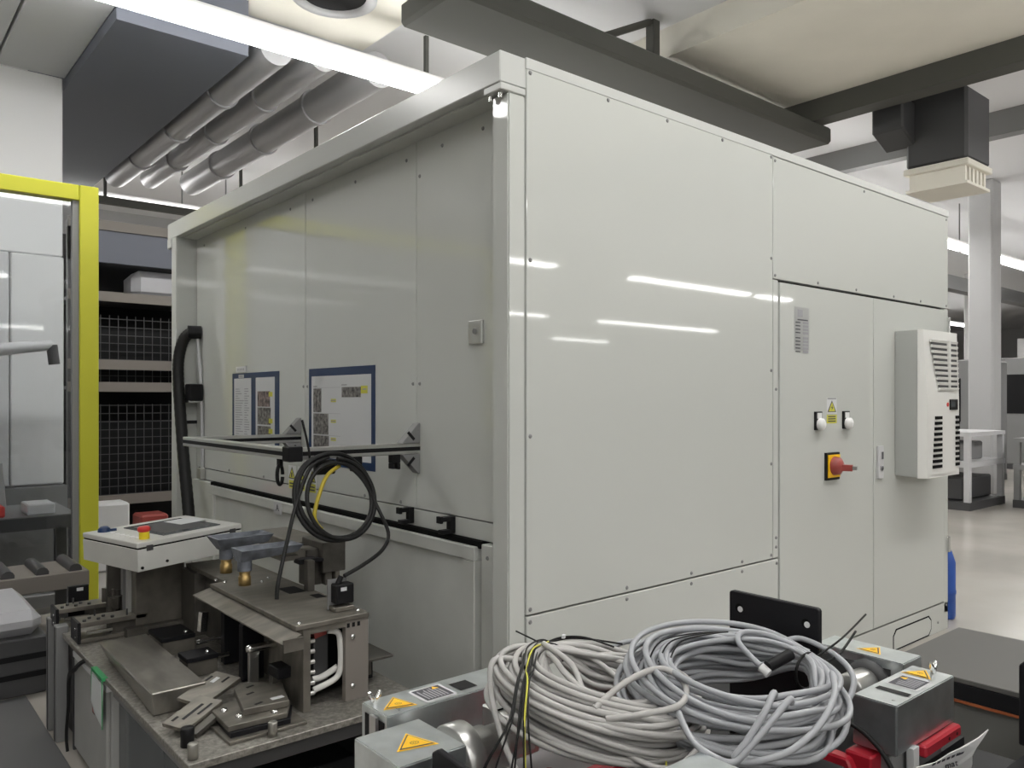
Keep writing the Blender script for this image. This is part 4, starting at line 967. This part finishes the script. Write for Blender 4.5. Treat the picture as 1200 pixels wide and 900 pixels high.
for k in range(3): m_.tube(spline([o1(.10 + .02 * k, .03, .055), o1(.13 + .02 * k, .06, .085), o1(.20 + .02 * k, .08, .095), o1(.27, .09, .095)], 6), .0016, 5)
tag(m_.build('tie_wires', 'rubber', tA), kind='stuff')
MB().rbox(off(tp, .045, .03, .052), (.010, .006, .007), (0, 0, .4)).build('wire_tag', 'paper', tA)
tq = fB(R(20), .170, .01)
m_ = MB()
m_.tube([off(tq, .03 * math.cos(a) - .0, .02 * math.cos(a), .035 * math.sin(a)) for a in [k * math.pi / 10 for k in range(21)]], .003, 6)
m_.tube(spline([off(tq, .02, -.01, .02), off(tq, .06, .0, .03), off(tq, .13, .08, .055)], 5), .0025, 6)
m_.tube(spline([off(tq, .02, .0, .03), off(tq, .08, .03, .055), off(tq, .16, .10, .085)], 5), .002, 6)
tag(m_.build('tie_wires', 'rubber', tB), kind='stuff')
m_ = MB(); pe = o2(.055, .012, .035)
m_.cyl(pe, off(pe, .012, -.012, -.010), .009, n=12, mi=1); m_.cyl(off(pe, .012, -.005, .002), off(pe, .065, .02, .018), .011, n=12, mi=0)
m_.build('connector', ['black', 'offwhite'], tB)
# a thin black lead at the right coil
tag(MB().tube(spline([(-.385, -1.52, .90), (-.375, -1.60, .885), (-.385, -1.66, .85), (-.395, -1.69, .80), (-.42, -1.70, .765)], 6), .005, 6).build('black_lead', 'rubber'), 'black lead hanging down beside the red frame of the right drive unit', 'cable')

# white printed sheet with lettering in front of the right unit
A0 = Vector((-.313, -1.762, .876))
t = thing('printed_sheet', 'white curved plastic sheet printed with black lettering in front of the right drive unit', 'sign', (-.313, -1.762, .80))
sh = lambda x, z, k=0.: vw(x, -k + 1.2 * max(0, x) ** 2 * 4 - .25 * (z + .03), z, A0)
m_ = MB(); pl_ = [(-.075, -.10), (-.075, -.033), (-.040, -.022), (-.015, -.002), (.015, .014), (.040, .027), (.064, .039), (.052, .024), (.038, .006), (.031, -.010), (.034, -.026), (.030, -.10)]
m_.prism([sh(x, z) for x, z in pl_], vw(0, .003, 0, (0, 0, 0)))
m_.build('sheet', 'white', t)
xd = Vector((math.cos(RGT), math.sin(RGT), .30)); yd = Vector((-.10 * math.cos(RGT), -.10 * math.sin(RGT), 1))
text_obj('mat', .0165, 'ink', 'lettering', t, sh(-.012, -.024, .004), xd, yd)
m_ = MB()
for k in range(6):
    x = -.048 + k * .0085; z = -.028 + k * .0042
    m_.quad([sh(x, z, .003), sh(x + .006, z + .003, .003), sh(x + .008, z + .009, .003), sh(x + .001, z + .006, .003)])
m_.quad([sh(-.002, -.006, .003), sh(.008, -.001, .003), sh(.010, .004, .003), sh(.001, .0, .003)])
m_.build('print_pattern', 'ink', t)['kind'] = 'stuff'
# black angle plate at the right edge
t = thing('angle_plate', 'black angle plate with a bolt at the bottom right corner', 'plate', (-.10, -1.95, .70))
MB().prism([(-.52, -1.862, .89), (.40, -1.90, .89), (.40, -2.15, .89), (-.52, -2.10, .89)], (0, 0, .012)).build('horizontal_plate', 'blackm', t, .002)
MB().prism([(-.262, -1.852, .903), (-.262, -1.98, .903), (-.262, -1.98, 1.062), (-.262, -1.862, 1.062), (-.262, -1.852, 1.052)], (.014, 0, 0)).build('upright_plate', 'blackm', t, .002)
m_ = MB(); m_.ringz((-.262, -1.885, 1.035), (-1, 0, 0), [(0, .009), (.004, .009), (.006, 0)], 14); m_.build('bolt', 'chrome', t)
bx('support', (-.45, -2.12, FL), (.35, -2.0, .89), 'blackm', t)

# ================================================================== workbench at right behind the cart
t = thing('grey_bench', 'grey laminate bench with black edge and orange strip behind the right drive unit', 'bench', (.78, -2.0, FL))
bx('top', (.505, -3.3, .735), (1.05, -1.25, .75), 'bench_top', t, .002)
bx('black_edge', (.500, -3.3, .690), (1.05, -1.25, .7345), 'blackm', t)
bx('orange_strip', (.498, -3.3, .682), (1.05, -1.255, .689), 'orange', t)
bx('body', (.510, -3.28, FL), (1.04, -1.27, .681), 'bench_side', t)

# ================================================================== BACKGROUND, left
t = thing('guard_frame', 'yellow steel guard frame with a glass pane left of the enclosure', 'guard', (-1.6, 4.63, FL))
bx('post', (-.51, 4.57, FL), (-.375, 4.70, 3.22), 'guard_y', t, .006)
bx('top_bar', (-3.4, 4.58, 3.10), (-.51, 4.69, 3.22), 'guard_y', t, .006)
bx('post', (-3.4, 4.57, FL), (-3.27, 4.70, 3.10), 'guard_y', t, .006)
bx('bottom_bar', (-3.27, 4.59, FL + .05), (-.51, 4.68, FL + .15), 'midgrey', t, .006)
bx('pane', (-3.27, 4.635, FL + .15), (-.51, 4.645, 3.10), 'glass', t)
bx('inner_edge', (-.555, 4.60, FL + .15), (-.511, 4.67, 3.10), 'midgrey', t)
t = thing('white_cell', 'tall white panelled cell behind the yellow guard frame', 'cabinet', (-1.7, 6.3, FL))
bx('upper_panel', (-3.4, 6.2, 2.9), (-.32, 6.3, 4.6), 'offwhite', t, .01)
for k in range(7): bx('panel', (-3.4 + k * .44, 6.1, .75), (-3.4 + k * .44 + .43, 6.25, 2.88), 'offwhite' if k != 5 else 'lightgrey', t, .012)
bx('base', (-3.4, 6.0, FL), (-.32, 6.25, .74), 'midgrey', t)
t = thing('cell_robot', 'grey jointed arm standing inside the white cell', 'robot', (-.95, 5.6, .6))
MB().cyl((-1.0, 5.6, .62), (-1.0, 5.6, 1.0), .14, .11, 20).build('base', 'midgrey', t)
MB().tube([(-1.0, 5.6, 1.0), (-1.02, 5.6, 1.95)], [.07, .055], 12).build('lower_arm', 'lightgrey', t)
MB().tube([(-1.02, 5.6, 1.95), (-.52, 5.6, 2.02)], [.06, .045], 12).build('upper_arm', 'lightgrey', t)
MB().cyl((-.52, 5.6, 2.02), (-.50, 5.6, 1.85), .045, n=14).build('wrist', 'darkgrey', t)
t = thing('cell_table', 'dark machine table inside the white cell', 'table', (-1.7, 5.4, FL))
bx('top', (-3.2, 4.95, .50), (-.45, 5.85, .60), 'darkgrey', t); bx('top_sheet', (-3.2, 4.95, .601), (-.45, 5.85, .61), 'midgrey', t)
for x in (-3.1, -1.9, -.6): bx('leg', (x, 5.0, FL), (x + .08, 5.08, .5), 'darkgrey', t)
for (x, c, nm) in ((-1.15, 'redp', 'red'), (-.80, 'lightgrey', 'pale grey')):
    tag(bx('parts_tray', (x, 5.0, .612), (x + .2, 5.3, .70), c, bevel=.01), 'small %s tray on the dark machine table in the white cell' % nm, 'tray')
tag(bx('floor_mat', (-2.3, 1.1, FL), (-1.16, 2.72, FL + .012), 'floor_dark', bevel=.004), 'dark rubber mat on the floor left of the fixture bench', 'mat')
t = thing('storage_crate', 'dark crate with crumpled pale wrap on top at the left edge', 'crate', (-1.45, 3.0, FL))
bx('crate_body', (-1.95, 2.75, FL), (-1.05, 3.55, .22), 'darkgrey', t, .01)
for z in (.0, .1): bx('rib', (-1.955, 2.742, z), (-1.045, 3.555, z + .03), 'black', t)
bx('wrap', (-1.93, 2.77, .222), (-1.07, 3.53, .36), 'wrap', t, .05)
t = thing('roller_conveyor', 'low dark conveyor with bins between the bench and the yellow guard', 'conveyor', (-.9, 3.9, FL))
bx('bed', (-2.4, 3.75, .25), (-.62, 4.25, .36), 'brown', t, .005)
for k in range(9): MB().cyl((-2.3 + k * .2, 3.78, .37), (-2.3 + k * .2, 4.22, .37), .04, n=12).build('roller', 'darkgrey', t)
for x in (-2.3, -.75): bx('leg', (x, 3.8, FL), (x + .07, 4.2, .25), 'darkgrey', t)
# storage rack between the guard and the enclosure
t = thing('storage_rack', 'tall dark storage rack with mesh fronts between the yellow post and the enclosure', 'rack', (.35, 6.9, FL))
for x in (-.2, 1.35): 
    for y in (6.6, 7.4): bx('upright', (x, y, FL), (x + .08, y + .08, 3.35), 'darkgrey', t)
bx('back', (-.18, 7.45, FL), (1.4, 7.48, 3.35), 'black', t)
for z in (.45, 1.62, 1.85, 2.55, 3.28): bx('beam', (-.2, 6.58, z), (1.43, 6.62, z + .10), 'brown', t); 
for z in (.50, 1.65, 2.58): bx('shelf', (-.15, 6.62, z), (1.38, 7.42, z + .03), 'darkgrey', t)
bx('top_panel', (-.2, 6.6, 2.95), (1.43, 6.63, 3.28), 'duct_blue', t)
for zz, hh, lab in ((.54, .95, 'lower'), (1.70, .72, 'middle')):
    b2 = thing('mesh_box', 'dark wire mesh box on the %s shelf of the storage rack' % lab, 'crate', (.5, 6.95, zz), 'mesh boxes on the storage rack')
    bx('load', (-.02, 6.75, zz), (1.2, 7.3, zz + hh * .8), 'black', b2)
    m_ = MB()
    for k in range(16): m_.box((-.05 + k * .085, 6.70, zz), (-.043 + k * .085, 6.705, zz + hh))
    for k in range(int(hh / .085) + 1): m_.box((-.05, 6.705, zz + k * .085), (1.23, 6.71, zz + k * .085 + .007))
    m_.build('mesh', 'darkgrey', b2)['kind'] = 'stuff'
tag(bx('wrapped_bundle', (.45, 6.75, 2.62), (1.15, 7.2, 2.93), 'wrap', bevel=.08), 'pale crumpled wrapped bundle on the upper shelf of the storage rack', 'bundle')
tag(bx('white_bin', (-.25, 5.9, FL), (.2, 6.2, .55), 'offwhite', bevel=.02), 'white plastic bin in front of the storage rack', 'bin')
tag(MB().box((.35, 6.1, FL), (.62, 6.4, .38)).build('red_bin', 'redd', None, .02), 'dull red bin beside the white bin at the storage rack', 'bin')
# BACKGROUND, right
t = thing('blue_drum', 'blue plastic drum standing at the far right corner of the enclosure', 'drum', (4.43, .14, FL))
m_ = MB(); m_.ringz((4.43, .14, FL), (0, 0, 1), [(0, 0), (0, .078), (.02, .085), (.18, .085), (.19, .089), (.21, .089), (.22, .085), (.42, .085), (.50, .06), (.52, .04), (.55, .04), (.55, 0)], 24); m_.build('body', 'blue', t)
MB().cyl((4.43, .14, FL + .55), (4.43, .14, FL + .575), .042, n=16).build('cap', 'darkgrey', t)
def far_machine(x, y, sx, sy, hh, m, lab, kind='cabinet'):
    t = thing('far_machine', lab, 'machine', (x, y, FL))
    bx('base', (x - sx / 2, y - sy / 2, FL), (x + sx / 2, y + sy / 2, FL + .12), 'darkgrey', t)
    if kind == 'cabinet':
        bx('housing', (x - sx / 2, y - sy / 2, FL + .12), (x + sx / 2, y + sy / 2, FL + hh), m, t, .02)
        bx('window', (x - sx / 2 - .01, y - sy * .3, FL + hh * .5), (x - sx / 2 + .01, y + sy * .3, FL + hh * .85), 'black', t)
        bx('side_door', (x - sx * .35, y - sy / 2 - .012, FL + .2), (x + sx * .3, y - sy / 2, FL + hh * .8), 'midgrey', t)
    else:
        for a in (-1, 1):
            for b_ in (-1, 1): bx('leg', (x + a * (sx / 2 - .05) - .04, y + b_ * (sy / 2 - .05) - .04, FL + .12), (x + a * (sx / 2 - .05) + .04, y + b_ * (sy / 2 - .05) + .04, FL + hh), m, t)
        bx('deck', (x - sx / 2, y - sy / 2, FL + hh * .55), (x + sx / 2, y + sy / 2, FL + hh * .62), m, t)
        bx('top_frame', (x - sx / 2, y - sy / 2, FL + hh - .06), (x + sx / 2, y + sy / 2, FL + hh), m, t)
        bx('load', (x - sx * .3, y - sy * .3, FL + hh * .62), (x + sx * .25, y + sy * .3, FL + hh * .86), 'midgrey', t, .02)
        bx('lower_box', (x - sx * .4, y - sy * .35, FL + .13), (x + sx * .4, y + sy * .35, FL + hh * .4), 'darkgrey', t, .02)
far_machine(11.4, 2.75, 1.4, 1.0, 1.15, 'lightgrey', 'grey framed machine station by the white column', 'frame')
far_machine(12.4, 1.55, 1.5, .9, 1.05, 'midgrey', 'dark low machine station right of the grey framed one', 'frame')
far_machine(10.9, 4.1, 1.2, 1.2, 1.9, 'lightgrey', 'pale machine cabinet with dark window just beyond the enclosure')
far_machine(15.5, 4.3, 1.6, 1.4, 2.4, 'midgrey', 'tall dark grey machine cabinet behind the white column')
far_machine(15.8, 2.0, 1.6, 1.2, 1.5, 'lightgrey', 'pale low machine cabinet at the right edge')
far_machine(20.0, 4.5, 2.0, 2.0, 2.6, 'midgrey', 'large grey machine cabinet far back at the right')
far_machine(19.0, 1.2, 2.0, 1.6, 2.1, 'lightgrey', 'pale machine cabinet far back at the right edge')
# pipe run and white partition far right
tag(bx('partition', (26, -2, FL), (26.2, 6.5, 3.4), 'offwhite'), 'white partition wall far back at the right', 'partition')
